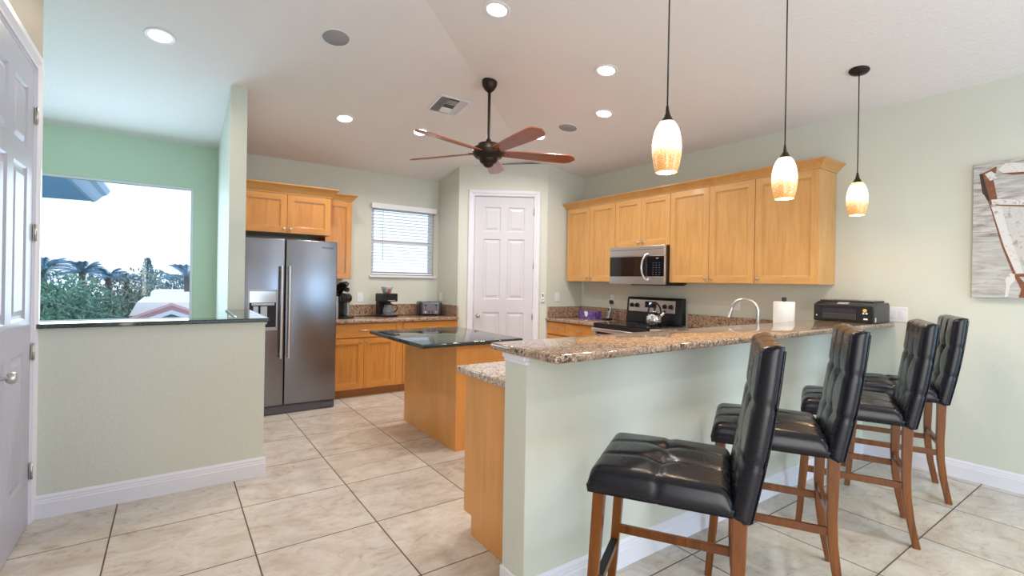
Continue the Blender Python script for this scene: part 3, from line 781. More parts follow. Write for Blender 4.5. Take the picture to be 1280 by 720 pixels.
# air vent
vx, vy = 2.269, 4.40
t = thing('air_vent', 'white square ceiling air vent beside the fan rod', 'vent', (vx, vy, zb(vy)), rot=BACK_TILT)
bm = BM()
for a, b, c, e in ((-.17, .17, -.17, -.145), (-.17, .17, .145, .17), (-.17, -.145, -.145, .145), (.145, .17, -.145, .145)): box(bm, a, b, c, e, -.010, 0)
obj('frame', bm, M['white_plastic'], t, bev=.003)
bm = BM(); box(bm, -.145, .145, -.145, .145, -.002, -.0005); obj('backing', bm, M['dark_grey'], t)
bm = BM()
for k in range(4):
    for s in (-1, 1):
        vs = box(bm, -.009, .009, -.14, .14, -.0008, .0008); xform(bm, vs, Matrix.Translation((s*(.068+k*.021), 0, -.009)) @ Matrix.Rotation(s*math.radians(38), 4, 'Y'))
for k in range(4):
    vs = box(bm, -.055, .055, -.009, .009, -.0008, .0008); xform(bm, vs, Matrix.Translation((0, .045+k*.022, -.009)) @ Matrix.Rotation(math.radians(-38), 4, 'X'))
    vs = box(bm, -.055, .055, -.009, .009, -.0008, .0008); xform(bm, vs, Matrix.Translation((0, -.045-k*.022, -.009)) @ Matrix.Rotation(math.radians(20), 4, 'X'))
obj('louvers', bm, M['white_plastic'], t)

# ---- ceiling fan
fx, fy = 2.383, 3.809
t = thing('ceiling_fan', 'bronze ceiling fan with five cherry wood blades', 'fan', (fx, fy, zr(fx)))
bm = BM(); lathe(bm, [(.070, .012), (.072, -.015), (.066, -.045), (.045, -.078), (.030, -.092), (.018, -.096)], 32); obj('canopy', bm, M['bronze'], t, smooth=True)
ZM = -.655
bm = BM(); tube(bm, [(0, 0, -.09), (0, 0, ZM+.085)], .0135, 14); lathe(bm, [(.0136, -.100), (.022, -.100), (.022, -.09), (.0136, -.09)], 16, cap=False); obj('downrod', bm, M['bronze'], t, smooth=True)
bm = BM(); lathe(bm, [(.016, ZM+.125), (.026, ZM+.105), (.030, ZM+.085), (.095, ZM+.075), (.105, ZM+.060), (.108, ZM+.045), (.142, ZM+.035), (.150, ZM+.010), (.146, ZM-.025), (.118, ZM-.055), (.085, ZM-.062), (.084, ZM-.075), (.072, ZM-.100), (.048, ZM-.112), (.046, ZM-.124), (.026, ZM-.140), (.005, ZM-.145)], 40)
obj('motor_housing', bm, M['bronze'], t, smooth=True)
def blade(ang):
    bm = BM(); n = 22; R0, R1 = .13, .85; top = []; bot = []
    def half(s):
        w = .052+.030*math.sin(PI*min(1, s*1.15)*.5)
        if s > .86: w *= math.sqrt(max(0, 1-((s-.86)/.14)**2))
        return max(w, .002)
    for i in range(n+1):
        s = i/n; s = s if i < n else .9995; x = R0+(R1-R0)*s; hw = half(s)
        dz = -.0
        top.append([bm.verts.new((x, -hw, .0045)), bm.verts.new((x, hw, .0045))]); bot.append([bm.verts.new((x, -hw, -.0045)), bm.verts.new((x, hw, -.0045))])
    for i in range(n):
        bm.faces.new((top[i][0], top[i+1][0], top[i+1][1], top[i][1])); bm.faces.new((bot[i][0], bot[i][1], bot[i+1][1], bot[i+1][0]))
        bm.faces.new((top[i][0], bot[i][0], bot[i+1][0], top[i+1][0])); bm.faces.new((top[i][1], top[i+1][1], bot[i+1][1], bot[i][1]))
    bm.faces.new((top[0][0], top[0][1], bot[0][1], bot[0][0])); bm.faces.new((top[n][0], bot[n][0], bot[n][1], top[n][1]))
    o = obj('blade', bm, M['blade_wood'], t); o.location = (0, 0, ZM-.005)
    o.rotation_mode = 'XYZ'; o.rotation_euler = (Matrix.Rotation(ang, 3, 'Z') @ Matrix.Rotation(math.radians(-13), 3, 'X')).to_euler()
    b2 = BM(); vs = box(b2, .10, .20, -.020, .020, .0046, .012)
    for px, py in ((.155, -.03), (.155, .03), (.185, 0)):
        vs = tube(b2, [(px, py, -.0075), (px, py, .006)], .008, 10)
    obj('blade_bracket', b2, M['bronze'], o)
yaw = math.radians(35.07)
for k in range(5): blade(-yaw + math.radians(86) + k*2*PI/5)

# ---- pendant lamps
def pendant(label, x, y, ztop, first_mat, dz=0):
    t = thing('pendant_lamp', label, 'pendant lamp', (x, y, dz), group='pendant lamps over the bar')
    zc = zr(x)-dz
    bm = BM(); vs = lathe(bm, [(.064, 0), (.066, -.006), (.058, -.018), (.030, -.030), (.008, -.036)], 32)
    xform(bm, vs, Matrix.Translation((0, 0, zc)) @ Matrix.Rotation(RIGHT_TILT[1], 4, 'Y')); obj('canopy', bm, M['bronze'], t, smooth=True)
    bm = BM(); tube(bm, [(0, 0, zc-.03), (.002, 0, (zc+ztop)/2), (0, 0, ztop+.07)], .0038, 8); obj('cord', bm, M['black'], t)
    bm = BM(); lathe(bm, [(.006, ztop+.075), (.008, ztop+.060), (.013, ztop+.035), (.024, ztop+.014), (.033, ztop), (.030, ztop-.004)], 24); obj('cap', bm, M['bronze'], t, smooth=True)
    h = .238
    prof = [(.034, 1), (.046, .93), (.058, .80), (.0655, .64), (.0680, .48), (.0665, .33), (.060, .16), (.051, .02), (.049, 0)]
    bm = BM(); lathe(bm, [(r, ztop-h+h*s) for r, s in prof], 36, cap=False); lathe(bm, [(r-.003, ztop-h+h*s) for r, s in reversed(prof)], 36, cap=False)
    sh = obj('shade', bm, first_mat, t, smooth=True)
    bm = BM(); lathe(bm, [(.002, ztop-.09), (.022, ztop-.11), (.028, ztop-.14), (.022, ztop-.17), (.002, ztop-.18)], 18); obj('bulb', bm, M['lamp_lens_warm'], t, smooth=True)
    l = bpy.data.lights.new('pendant_bulb_light', 'POINT'); l.energy = PENDANT_W; l.color = (1, .80, .52); l.shadow_soft_size = .04
    o = bpy.data.objects.new('pendant_bulb_light', l); C.objects.link(o); o.parent = t; o.location = (0, 0, ztop-.20)
    return t
ZT = 2.165
SM = shade_mat('mottled_art_glass', (1, .92, .60), (1, .95, .80), ZT-.238, .238)
SM2 = shade_mat('mottled_art_glass_yellow', (.95, .80, .18), (1, .93, .72), ZT-.238, .238)
pendant('pendant lamp with mottled amber glass, nearest the camera, left of the cabinets', 1.906, 1.46, ZT, SM)
pendant('middle of the three amber glass pendants, in front of the end wall cabinet', 2.905, 1.400, ZT, SM, -.022)
pendant('pendant lamp with yellowish glass whose round ceiling canopy shows', 4.107, 1.46, ZT, SM2)

# ================================================================== BAR STOOLS
def cushion_top(bm, W, D, z0, z1, nx, ny, seams_x, seams_y, crown=.012, rnd=.022):
    """pillow with stitched seams; footprint W x D centred, returns verts"""
    NX, NY = 50, 50
    def hgt(u, v):
        x, y = (u-.5)*W, (v-.5)*D
        ex, ey = W/2-abs(x), D/2-abs(y)
        z = z1
        for e_ in (ex, ey):
            if e_ < rnd: z -= rnd-math.sqrt(max(0, rnd*rnd-(rnd-e_)**2))
        ss = 0
        for s in seams_x: ss = max(ss, math.exp(-((u-s)*W/.013)**2))
        for s in seams_y: ss = max(ss, math.exp(-((v-s)*D/.013)**2))
        z -= .006*ss
        for s in seams_x:
            for q in seams_y: z -= .016*math.exp(-(((u-s)*W)**2+((v-q)*D)**2)/.0016)
        z += crown*math.sin(PI*u)*math.sin(PI*v)
        return z
    us = [0, .01, .025, .045] + [.045+.91*k/(NX-8) for k in range(1, NX-8)] + [.955, .975, .99, 1]
    n = len(us); G = [[bm.verts.new(((u-.5)*W, (v-.5)*D, hgt(u, v))) for v in us] for u in us]
    for i in range(n-1):
        for j in range(n-1): bm.faces.new((G[i][j], G[i+1][j], G[i+1][j+1], G[i][j+1])).smooth = True
    rim = [G[i][0] for i in range(n)]+[G[n-1][j] for j in range(1, n)]+[G[i][n-1] for i in range(n-2, -1, -1)]+[G[0][j] for j in range(n-2, 0, -1)]
    allv = [v for r in G for v in r]; prev = rim
    def groove(v):
        u, w_ = v.co.x/W+.5, v.co.y/D+.5; g = 0
        if abs(abs(v.co.y)-D/2) < 1e-4: g = max([math.exp(-((u-s)*W/.008)**2) for s in seams_x]+[0])
        if abs(abs(v.co.x)-W/2) < 1e-4: g = max([math.exp(-((w_-s)*D/.008)**2) for s in seams_y]+[g])
        return g*.004
    for f_, o in ((.55, .004), (0.0, 0.0)):
        cur = [bm.verts.new((v.co.x*(1+(o-groove(v))*2/W), v.co.y*(1+(o-groove(v))*2/D), z0+(v.co.z-z0)*0+f_*(z1-rnd-z0))) for v in rim]
        for k in range(len(rim)): bm.faces.new((prev[k], cur[k], cur[(k+1) % len(rim)], prev[(k+1) % len(rim)])).smooth = True
        prev = cur; allv += cur
    bm.faces.new(prev)
    return allv
def stool_leg(bm, pts, w0, w1, d0=None, d1=None):
    rings = []; n = len(pts)
    for i, (x, y, z) in enumerate(pts):
        s = i/(n-1); hw = (w0*(1-s)+w1*s)/2; hd = ((d0 or w0)*(1-s)+(d1 or w1)*s)/2
        rings.append([bm.verts.new((x-hw, y-hd, z)), bm.verts.new((x+hw, y-hd, z)), bm.verts.new((x+hw, y+hd, z)), bm.verts.new((x-hw, y+hd, z))])
    for a, b in zip(rings, rings[1:]):
        for k in range(4): bm.faces.new((a[k], a[(k+1) % 4], b[(k+1) % 4], b[k]))
    bm.faces.new(rings[0]); bm.faces.new(rings[-1])
def make_stool(label, loc, rz):
    t = thing('bar_stool', label, 'bar stool', loc, rz, 'black leather bar stools at the bar')
    # seat: local +y is the front
    bm = BM(); vs = cushion_top(bm, .484, .475, .652, .742, 0, 0, (.335, .665), (.5,), .022, .040)
    for v in vs: v.co.y += .006
    obj('seat', bm, M['leather'], t)
    # back cushion built flat then stood up and leaned
    bm = BM(); vs = cushion_top(bm, .484, .575, 0, .068, 0, 0, (.335, .665), (.335, .665), .010, .026)
    for v in vs:
        x, s, w_ = v.co.x, v.co.y/.575+.5, v.co.z
        z = .645+s*.565; y = -.285-.085*s-.010*math.sin(PI*s)+w_
        if s < .25: y -= .0
        v.co = Vector((x, y, z))
    obj('backrest', bm, M['leather'], t)
    for x in (-.2425, .2425):
        bm = BM(); tube(bm, [(x*.995, -.287-.085*s-.010*math.sin(PI*s), .648+s*.55) for s in [k/10 for k in range(11)]], .0022, 5); obj('piping', bm, M['leather'], t)
    for s in (-1, 1):
        bm = BM(); stool_leg(bm, [(s*.205, -.252, .662), (s*.205, -.250, .52), (s*.205, -.247, .40), (s*.204, -.252, .28), (s*.203, -.268, .15), (s*.202, -.298, 0)], .048, .036, .046, .034); obj('leg', bm, M['stool_wood'], t, bev=.003, seg=1)
        bm = BM(); stool_leg(bm, [(s*.212, .205, .662), (s*.213, .225, .33), (s*.215, .250, 0)], .042, .032); obj('leg', bm, M['stool_wood'], t, bev=.003, seg=1)
        bm = BM(); box(bm, s*.206-.010, s*.206+.010, -.235, .215, .305, .340); obj('stretcher', bm, M['stool_wood'], t, bev=.002, seg=1)
    bm = BM(); box(bm, -.185, .185, -.258, -.236, .360, .395); obj('stretcher', bm, M['stool_wood'], t, bev=.002, seg=1)
    bm = BM(); box(bm, -.195, .195, .218, .242, .235, .275); fr = obj('footrest', bm, M['stool_wood'], t, bev=.002, seg=1)
    bm = BM(); box(bm, -.193, .193, .2425, .2445, .237, .2785); box(bm, -.193, .193, .214, .2445, .2752, .2785); o = obj('kick_plate', bm, M['black_matte'], fr); o['label'] = 'black metal kick plate'
    return t
st = make_stool('black leather bar stool closest to the camera, with its whole seat in view', (1.562, 1.177, 0), math.radians(31.5))
dup(st, (2.445, 1.242, 0), math.radians(29.2), 'black leather bar stool second from the camera, directly behind the closest one')
dup(st, (3.367, 1.223, 0), math.radians(23.4), 'black leather bar stool third from the camera, in front of the farthest stool')
dup(st, (4.223, 1.285, 0), math.radians(23.2), 'black leather bar stool farthest from the camera, against the right wall')

# ================================================================== FAUCET, PRINTER, TOWELS
t = thing('faucet', 'brushed steel gooseneck faucet rising behind the raised bar', 'faucet', (3.73, 1.98, .919), math.radians(0))
bm = BM(); lathe(bm, [(.028, 0), (.028, .008), (.020, .016), (.018, .06)], 20)
R = .095
pts = [(0, 0, .03), (0, 0, .15), (0, 0, .275)] + [(-.35*R*(1-math.cos(a)), .94*R*(1-math.cos(a)), .275+R*1.0*math.sin(a)) for a in [PI*k/16*0.93 for k in range(1, 17)]]
tube(bm, pts, .0125, 12); obj('spout', bm, M['nickel'], t, smooth=True)
e_ = Vector(pts[-1]); dn = (Vector(pts[-1])-Vector(pts[-2])).normalized()
bm = BM(); tube(bm, [e_-dn*.005, e_+dn*.012, e_+dn*.02, e_+dn*.075], .02, 14, rads=[.014, .0155, .016, .022]); obj('spray_head', bm, M['nickel'], t, smooth=True)
bm = BM(); tube(bm, [(.015, 0, .05), (.04, 0, .055), (.10, 0, .085)], .008, 10); obj('lever', bm, M['nickel'], t, smooth=True)

t = thing('paper_towel_roll', 'white paper towel roll with black knob standing behind the raised bar', 'paper towels', (4.20, 2.01, .9185))
bm = BM(); lathe(bm, [(.082, 0), (.082, .010), (.010, .014)], 28); lathe(bm, [(.006, .012), (.006, .352), (.018, .353), (.0185, .378), (.014, .386), (.004, .388)], 18); obj('stand', bm, M['black'], t, smooth=True)
bm = BM(); lathe(bm, [(.020, .018), (.078, .018), (.080, .022), (.080, .345), (.078, .349), (.020, .349)], 36, cap=False); obj('paper_roll', bm, M['paper'], t, smooth=True)

# printer, front facing -x
t = thing('printer', 'black inkjet printer at the wall end of the bar', 'printer', (4.385, 1.860, 1.1205), RZ)
W = .425
bm = BM(); prism(bm, [(0, .0), (0, .135), (.070, .158), (.31, .158), (.33, .135), (.33, 0)], 'x', 0, W); obj('body', bm, M['black'], t, bev=.008, seg=3)
bm = BM(); box(bm, .015, W-.03, .075, .315, .1585, .172); obj('scanner_lid', bm, M['dark_grey'], t, bev=.006, seg=3)
bm = BM(); box(bm, .070, .310, -.0012, .0, .060, .105); obj('paper_slot', bm, M['shadow_gap'], t)
bm = BM(); box(bm, .072, .308, -.008, -.0013, .022, .066); obj('output_tray', bm, M['dark_grey'], t, bev=.002)
bm = BM(); vs = box(bm, .165, .245, 0, .045, 0, .002); xform(bm, vs, Matrix.Translation((0, .012, .1405)) @ Matrix.Rotation(math.radians(18), 4, 'X')); obj('screen', bm, M['silver_plastic'], t)
bm = BM()
for k in range(7): 
    vs = box(bm, .27+k*.017, .281+k*.017, 0, .010, 0, .002); xform(bm, vs, Matrix.Translation((0, .028, .1455)) @ Matrix.Rotation(math.radians(18), 4, 'X'))
obj('buttons', bm, M['grey_plastic'], t)
bm = BM(); box(bm, .060, .100, .11, .125, .172, .1728); box(bm, .290, .385, .11, .125, .172, .1728); obj('lid_label', bm, M['white_plastic'], t)
bm = BM(); box(bm, .357, .385, -.0018, -.0004, .026, .038); box(bm, .020, .030, -.0018, -.0004, .040, .050); obj('front_label', bm, M['white_plastic'], t)
bm = BM()
for x, z, r, mi in ((.366, .098, .014, 0), (.356, .076, .007, 1), (.378, .076, .007, 1)):
    vs = lathe(bm, [(r, 0), (r, .001)], 16, mi=mi); xform(bm, vs, Matrix.Translation((x, -.0012, z)) @ Matrix.Rotation(PI/2, 4, 'X'))
box(bm, .352, .381, -.0018, -.0004, .068, .080, 2)
obj('sticker', bm, [mat('sticker_yellow', (.75, .52, .12), .5), M['white_plastic'], mat('sticker_blue', (.08, .12, .42), .5)], t)
bm = BM(); box(bm, W, W+.0012, .022, .045, .012, .045); obj('side_label', bm, M['white_plastic'], t)

# ================================================================== COUNTER ITEMS (window side)
ZC = .9185
# pod coffee machine
t = thing('pod_coffee_maker', 'black and silver pod coffee machine with lid raised, beside the refrigerator', 'coffee maker', (1.68, 6.02, ZC), math.radians(28))
bm = BM(); box(bm, -.085, .085, -.15, .10, 0, .022); obj('base', bm, M['black'], t, bev=.008, seg=3)
bm = BM(); box(bm, -.075, .075, -.01, .10, .022, .30); obj('column', bm, M['black'], t, bev=.02, seg=4, smooth=True)
bm = BM(); vs = lathe(bm, [(.052, -.075), (.060, -.06), (.060, .06), (.052, .075)], 24); xform(bm, vs, Matrix.Translation((0, -.065, .245)) @ Matrix.Rotation(PI/2, 4, 'Y')); obj('brew_head', bm, M['black_gloss'], t, smooth=True)
bm = BM(); box(bm, .045, .083, -.075, .02, .02, .27); obj('side_trim', bm, M['silver_plastic'], t, bev=.014, seg=4, smooth=True)
bm = BM(); box(bm, -.120, -.078, -.06, .09, .0, .27); obj('water_tank', bm, M['silver_plastic'], t, bev=.012, seg=3, smooth=True)
bm = BM(); tube(bm, [(0, .06, .29), (0, .03, .35), (0, -.03, .395), (0, -.10, .42)], .04, 14, rads=[.055, .060, .048, .030]); obj('lid', bm, M['black_gloss'], t, smooth=True)
bm = BM(); tube(bm, [(0, -.02, .375), (.0, -.09, .405), (0, -.145, .43)], .010, 10); obj('lid_handle', bm, M['silver_plastic'], t, smooth=True)
bm = BM(); tube(bm, [(0, -.07, .355), (0, -.12, .345)], .028, 14); obj('pod_holder', bm, M['black'], t, smooth=True)
# drip coffee maker
t = thing('drip_coffee_maker', 'black drip coffee maker with glass carafe under the window', 'coffee maker', (2.275, 6.06, ZC), math.radians(12))
bm = BM(); box(bm, -.095, .095, -.13, .11, 0, .028); obj('base', bm, M['black'], t, bev=.012, seg=3)
bm = BM(); box(bm, -.09, .09, .03, .11, .028, .20); obj('water_column', bm, M['black'], t, bev=.008)
bm = BM(); box(bm, -.10, .10, -.11, .11, .195, .300); obj('brew_basket', bm, M['black'], t, bev=.012, seg=3)
bm = BM(); box(bm, -.05, .06, -.1125, -.108, .205, .215); obj('trim_strip', bm, M['silver_plastic'], t)
bm = BM(); lathe(bm, [(.050, .032), (.068, .05), (.070, .09), (.052, .13), (.045, .15), (.048, .158)], 26, (0, -.045), cap=False); cf = obj('carafe', bm, M['carafe'], t, smooth=True)
bm = BM(); lathe(bm, [(.05, .158), (.05, .170), (.01, .175)], 22, (0, -.045)); obj('carafe_lid', bm, M['black'], cf)
bm = BM(); tube(bm, [(.045, -.06, .155), (.085, -.10, .145), (.095, -.11, .10), (.066, -.08, .055)], .008, 8); obj('carafe_handle', bm, M['black'], cf, smooth=True)
bm = BM(); lathe(bm, [(.072, .0282), (.075, .034), (.06, .034)], 26, (0, -.045)); obj('warming_plate', bm, M['silver_plastic'], t)
t = thing('filter_cup', 'clear cup with white filters on top of the drip coffee maker', 'cup', (2.275, 6.05, ZC+.3005))
bm = BM(); lathe(bm, [(.045, 0), (.070, .055), (.074, .085)], 24, cap=False); lathe(bm, [(.043, .002), (.044, 0)], 24); obj('bowl', bm, M['carafe'], t, smooth=True)
bm = BM(); lathe(bm, [(.040, .004), (.062, .05), (.070, .088), (.060, .086), (.03, .02)], 24); obj('filters', bm, M['paper'], t, smooth=True)
bm = BM(); vs = box(bm, -.012, .012, -.0740, -.0725, .015, .075); xform(bm, vs, Matrix.Translation((0, -.002, 0)) @ Matrix.Rotation(math.radians(12), 4, 'X')); obj('stripe', bm, mat('red_print', (.55, .05, .03), .5), t)
# toaster
t = thing('toaster', 'four-slice black and steel toaster in the corner under the window', 'toaster', (2.90, 6.10, ZC), math.radians(-16))
bm = BM(); box(bm, -.155, .155, -.13, .16, .012, .185); obj('body', bm, M['black'], t, bev=.022, seg=4, smooth=True)
bm = BM(); box(bm, -.115, .115, -.1345, -.120, .020, .180); obj('front_plate', bm, M['steel'], t, bev=.006, seg=2)
bm = BM()
for x in (-.105, .105): box(bm, x-.001, x+.001, -.133, .16, .184, .187)
for x in (-.085, -.035, .035, .085): box(bm, x-.010, x+.010, -.10, .12, .183, .187)
obj('slots', bm, M['steel_v'], t)
for s in (-1, 1):
    bm = BM(); box(bm, s*.072-.003, s*.072+.003, -.1352, -.134, .07, .145); box(bm, s*.072-.016, s*.072+.016, -.150, -.1353, .138, .150); obj('lever', bm, M['black'], t, bev=.001, seg=1)
    bm = BM(); vs = lathe(bm, [(.015, 0), (.015, .012), (.012, .014)], 18); xform(bm, vs, Matrix.Translation((s*.072, -.1346, .045)) @ Matrix.Rotation(PI/2, 4, 'X')); obj('browning_dial', bm, M['chrome'], t)
bm = BM()
for x in (-.022, .022):
    for z in (.035, .048, .061): box(bm, x-.008, x+.008, -.138, -.1346, z-.004, z+.004)
obj('buttons', bm, M['black'], t)
bm = BM()
for x in (-.12, .12):
    for y in (-.10, .13): box(bm, x-.012, x+.012, y-.012, y+.012, 0, .013)
obj('feet', bm, M['black'], t)
# cords on the counter
bm = BM(); tube(bm, [(2.02, 6.14, ZC+.004), (2.08, 6.20, ZC+.004), (2.14, 6.22, ZC+.004), (2.21, 6.19, ZC+.004)], .0035, 6); tag(obj('appliance_cable', bm, M['black']), 'black cord lying left of the drip coffee maker', 'cord')
# ---- tissue box, phone (range side)
def purple():
    m = mat('tissue_box_print', (.10, .05, .22), .5); v = coords(m); q = noise(m, v, 38, 3, .6, .5)
    setc(m, ramp(m, q, [(.38, (.045, .018, .12)), (.5, (.13, .06, .28)), (.64, (.30, .22, .48))])); return m
t = thing('tissue_box', 'purple patterned tissue box on the counter left of the phone', 'tissue box', (4.60, 4.72, ZC), RZ)
bm = BM(); box(bm, -.155, .155, -.06, .06, 0, .105); obj('carton', bm, purple(), t, bev=.002, seg=1)
bm = BM(); prism(bm, [(-.045, .095), (.025, .095), (.020, .045), (-.010, .022), (-.035, .045)], 'y', -.0612, -.0601); obj('printed_patch', bm, M['white_plastic'], t)
t = thing('cordless_phone', 'silver cordless phone standing in its charger beside the range', 'phone', (4.62, 4.42, ZC), RZ+math.radians(-12))
bm = BM(); box(bm, -.045, .045, -.05, .05, 0, .028); obj('charging_base', bm, M['black'], t, bev=.010, seg=3)
bm = BM(); vs = box(bm, -.024, .024, -.013, .013, .018, .185); xform(bm, vs, Matrix.Rotation(math.radians(-14), 4, 'X')); hs = obj('handset', bm, M['silver_plastic'], t, bev=.008, seg=3, smooth=True)
bm = BM(); vs = box(bm, -.017, .017, -.0145, -.0131, .12, .155); xform(bm, vs, Matrix.Rotation(math.radians(-14), 4, 'X')); obj('screen', bm, M['black_gloss'], hs)
bm = BM(); vs = []
for r in range(4):
    for c_ in range(3): vs += box(bm, -.017+c_*.013, -.008+c_*.013, -.0145, -.0131, .05+r*.015, .058+r*.015)
xform(bm, vs, Matrix.Rotation(math.radians(-14), 4, 'X')); obj('keys', bm, M['dark_grey'], hs)

# ================================================================== SWITCHES AND OUTLETS
def plate(label, cat, loc, rz, w_=.075, kind='switch', h_=.118):
    t = thing('wall_switch' if kind == 'switch' else 'wall_outlet', label, cat, loc, rz)
    bm = BM(); box(bm, -w_/2, w_/2, -.006, -.0005, -h_/2, h_/2); obj('cover_plate', bm, M['white_plastic'], t, bev=.002, seg=2)
    n = max(1, round(w_/.075)); 
    for k in range(n):
        x = (k-(n-1)/2)*.047
        bm = BM(); box(bm, x-.017, x+.017, -.0085, -.006, -.033, .033); obj('rocker' if kind == 'switch' else 'socket', bm, M['trim'], t, bev=.001, seg=1)
    return t
plate('white outlet plate between the pod machine and the drip coffee maker', 'outlet', (2.016, YB, 1.160), 0, kind='outlet')
plate('white outlet plate above the toaster, on the short return wall', 'outlet', (3.13, 6.213, 1.165), -PI/2, kind='outlet')
plate('white switch plate on the short pantry wall above the backsplash', 'switch', (4.337, 5.09, 1.195), 0)
pl = plate('white outlet plate behind the phone, with a black plug in it', 'outlet', (XR, 4.50, 1.185), RZ, kind='outlet')
bm = BM(); box(bm, -.022, .022, -.045, -.0087, -.06, -.012); o = obj('plug', bm, M['black'], bev=.008, seg=3, loc=(XR, 4.50, 1.185), rz=RZ)
tag(o, 'black plug in the outlet behind the phone', 'plug')
bm = BM(); tube(bm, [(4.768, 4.50, 1.128), (4.75, 4.49, 1.09), (4.74, 4.47, 1.0), (4.72, 4.45, .935), (4.67, 4.44, .923)], .003, 6); tag(obj('phone_cord', bm, M['black']), 'thin black cord from the wall plug down to the phone', 'cord')
plate('white outlet plate on the wall behind the faucet', 'outlet', (XR, 2.767, 1.195), RZ, kind='outlet')
plate('double white switch plate on the right wall beside the printer', 'switch', (XR, 1.405, 1.185), RZ, w_=.12)
p = DA+d*1.145
t = thing('fan_remote', 'small white fan remote in a holder right of the pantry door', 'remote control', (p.x, p.y, 1.185), PANG)
bm = BM(); box(bm, -.026, .026, -.012, -.0005, -.062, .020); obj('holder', bm, M['white_plastic'], t, bev=.004)
bm = BM(); box(bm, -.020, .020, -.024, -.0125, -.055, .066); rm = obj('handset', bm, M['white_plastic'], t, bev=.004)
bm = BM(); box(bm, -.009, .009, -.0255, -.0241, .015, .05); box(bm, -.009, .009, -.0255, -.0241, -.028, -.015); obj('buttons', bm, M['grey_plastic'], rm)

# ================================================================== WALL ART
def water():
    m = mat('print_grey_water', (.5, .47, .44), .5); v = coords(m, (1, 3, 22)); q = noise(m, v, 2.2, 5, .65, .8)
    v2 = coords(m, (1, 1, 1.6)); q2 = noise(m, v2, 2.0, 2)
    c = ramp(m, q, [(.34, (.22, .17, .15)), (.47, (.42, .39, .36)), (.60, (.60, .60, .58))])
    setc(m, mixc(m, ramp(m, q2, [(.4, (0, 0, 0)), (.65, (.6, .6, .6))]), c, (.52, .53, .51))); return m
def peel(name, a, b_):
    m = mat(name, a, .5); v = coords(m); q = noise(m, v, 34, 5, .7, .5); setc(m, ramp(m, q, [(.36, b_), (.44, a), (.7, a)])); return m
t = thing('wall_art', 'large canvas print of a peeling white boat bow over grey water', 'wall art', (XR, 0, 0))
bm = BM(); box(bm, -.042, -.001, .20, .962, 1.340, 2.303); obj('canvas', bm, water(), t, bev=.002, seg=1)
PW, PR, PB = peel('print_white_paint', (.72, .70, .68), (.42, .32, .27)), peel('print_rust', (.22, .075, .035), (.34, .20, .14)), mat('print_dark_edge', (.045, .03, .02), .5)
shapes = [
 ('print_post', PR, [(0.93, 2.229), (0.903, 2.237), (0.84, 2.27), (0.842, 2.23), (0.86, 2.201), (0.835, 2.04), (0.873, 1.99), (0.895, 2.072), (0.912, 2.082)]),
 ('print_shadow', PB, [(0.93, 2.229), (0.913, 2.226), (0.874, 2.038), (0.881, 2.023), (0.914, 2.099)]),
 ('print_bow_cap', PW, [(0.902, 2.224), (0.868, 2.240), (0.836, 2.205), (0.842, 2.183), (0.873, 2.172)]),
 ('print_hull', peel('print_hull_planks', (.60, .585, .56), (.40, .34, .30)), [(0.815, 1.985), (0.202, 1.92), (0.202, 1.40), (0.699, 1.522), (0.774, 1.816)]),
 ('print_stem_edge', PR, [(0.874, 1.998), (0.864, 1.984), (0.795, 1.693), (0.738, 1.514), (0.749, 1.499), (0.811, 1.71)]),
 ('print_stem', PW, [(0.865, 1.984), (0.815, 1.991), (0.785, 1.848), (0.699, 1.514), (0.738, 1.514), (0.795, 1.693)]),
 ('print_rail', PW, [(0.866, 2.037), (0.821, 2.035), (0.202, 1.93), (0.202, 1.905), (0.849, 2.001), (0.862, 2.009)]),
 ('print_rail_edge', PR, [(0.849, 2.001), (0.202, 1.905), (0.202, 1.885), (0.843, 1.991)]),
 ('print_keel', PR, [(0.749, 1.507), (0.202, 1.54), (0.202, 1.50), (0.722, 1.488), (0.66, 1.40), (0.55, 1.345), (0.722, 1.346), (0.71, 1.4)]),
 ('print_rope', PW, [(0.765, 1.515), (0.743, 1.507), (0.741, 1.461), (0.764, 1.43), (0.774, 1.352), (0.79, 1.344), (0.784, 1.429), (0.789, 1.468)]),
 ('print_far_boat', PW, [(0.835, 2.244), (0.796, 2.284), (0.752, 2.279), (0.60, 2.23), (0.202, 2.20), (0.202, 2.17), (0.806, 2.216)]),
 ('print_far_boat_edge', PR, [(0.817, 2.216), (0.202, 2.17), (0.202, 2.15), (0.762, 2.196)])]
for k, (nm, m_, poly) in enumerate(shapes):
    bm = BM(); o_ = .0004+.00012*k
    prism(bm, poly, 'x', -.042-o_, -.0421); obj(nm, bm, m_, t)

# ================================================================== OUTSIDE
bm = BM(); box(bm, -90, 60, 7.5, 140, -5.2, -5.0); struct('ground', bm, mat('lawn_green', (.16, .24, .18), .9))
bm = BM(); box(bm, -8, 10, 6.49, 7.4, -5.2, -.13); struct('wall_lower_storey', bm, M['wall'])
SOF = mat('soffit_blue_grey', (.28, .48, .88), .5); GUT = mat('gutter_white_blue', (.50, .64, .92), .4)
t = thing('roof_eave', 'blue-grey soffit and gutter corner of the roof overhang outside the large window', 'roof eave', (-.82, 9.1, 2.62))
bm = BM(); prism(bm, [(-.30, -2.55), (-.30, 1.55), (-5.5, 1.9), (-5.5, -2.55)], 'z', 0, .06); obj('soffit', bm, SOF, t)
bm = BM(); prism(bm, [(-.30, -.005), (-.26, -.005), (-.22, .03), (-.16, .10), (-.10, .13), (-.06, .19), (-.06, .22), (-.30, .22)], 'y', -2.55, 1.60)
obj('gutter', bm, GUT, t)
bm = BM(); prism(bm, [(-.06, .22), (-.30, .22), (-5.5, 2.4), (-5.5, 2.5)], 'y', -2.55, 1.60); obj('roof_slope', bm, SOF, t)
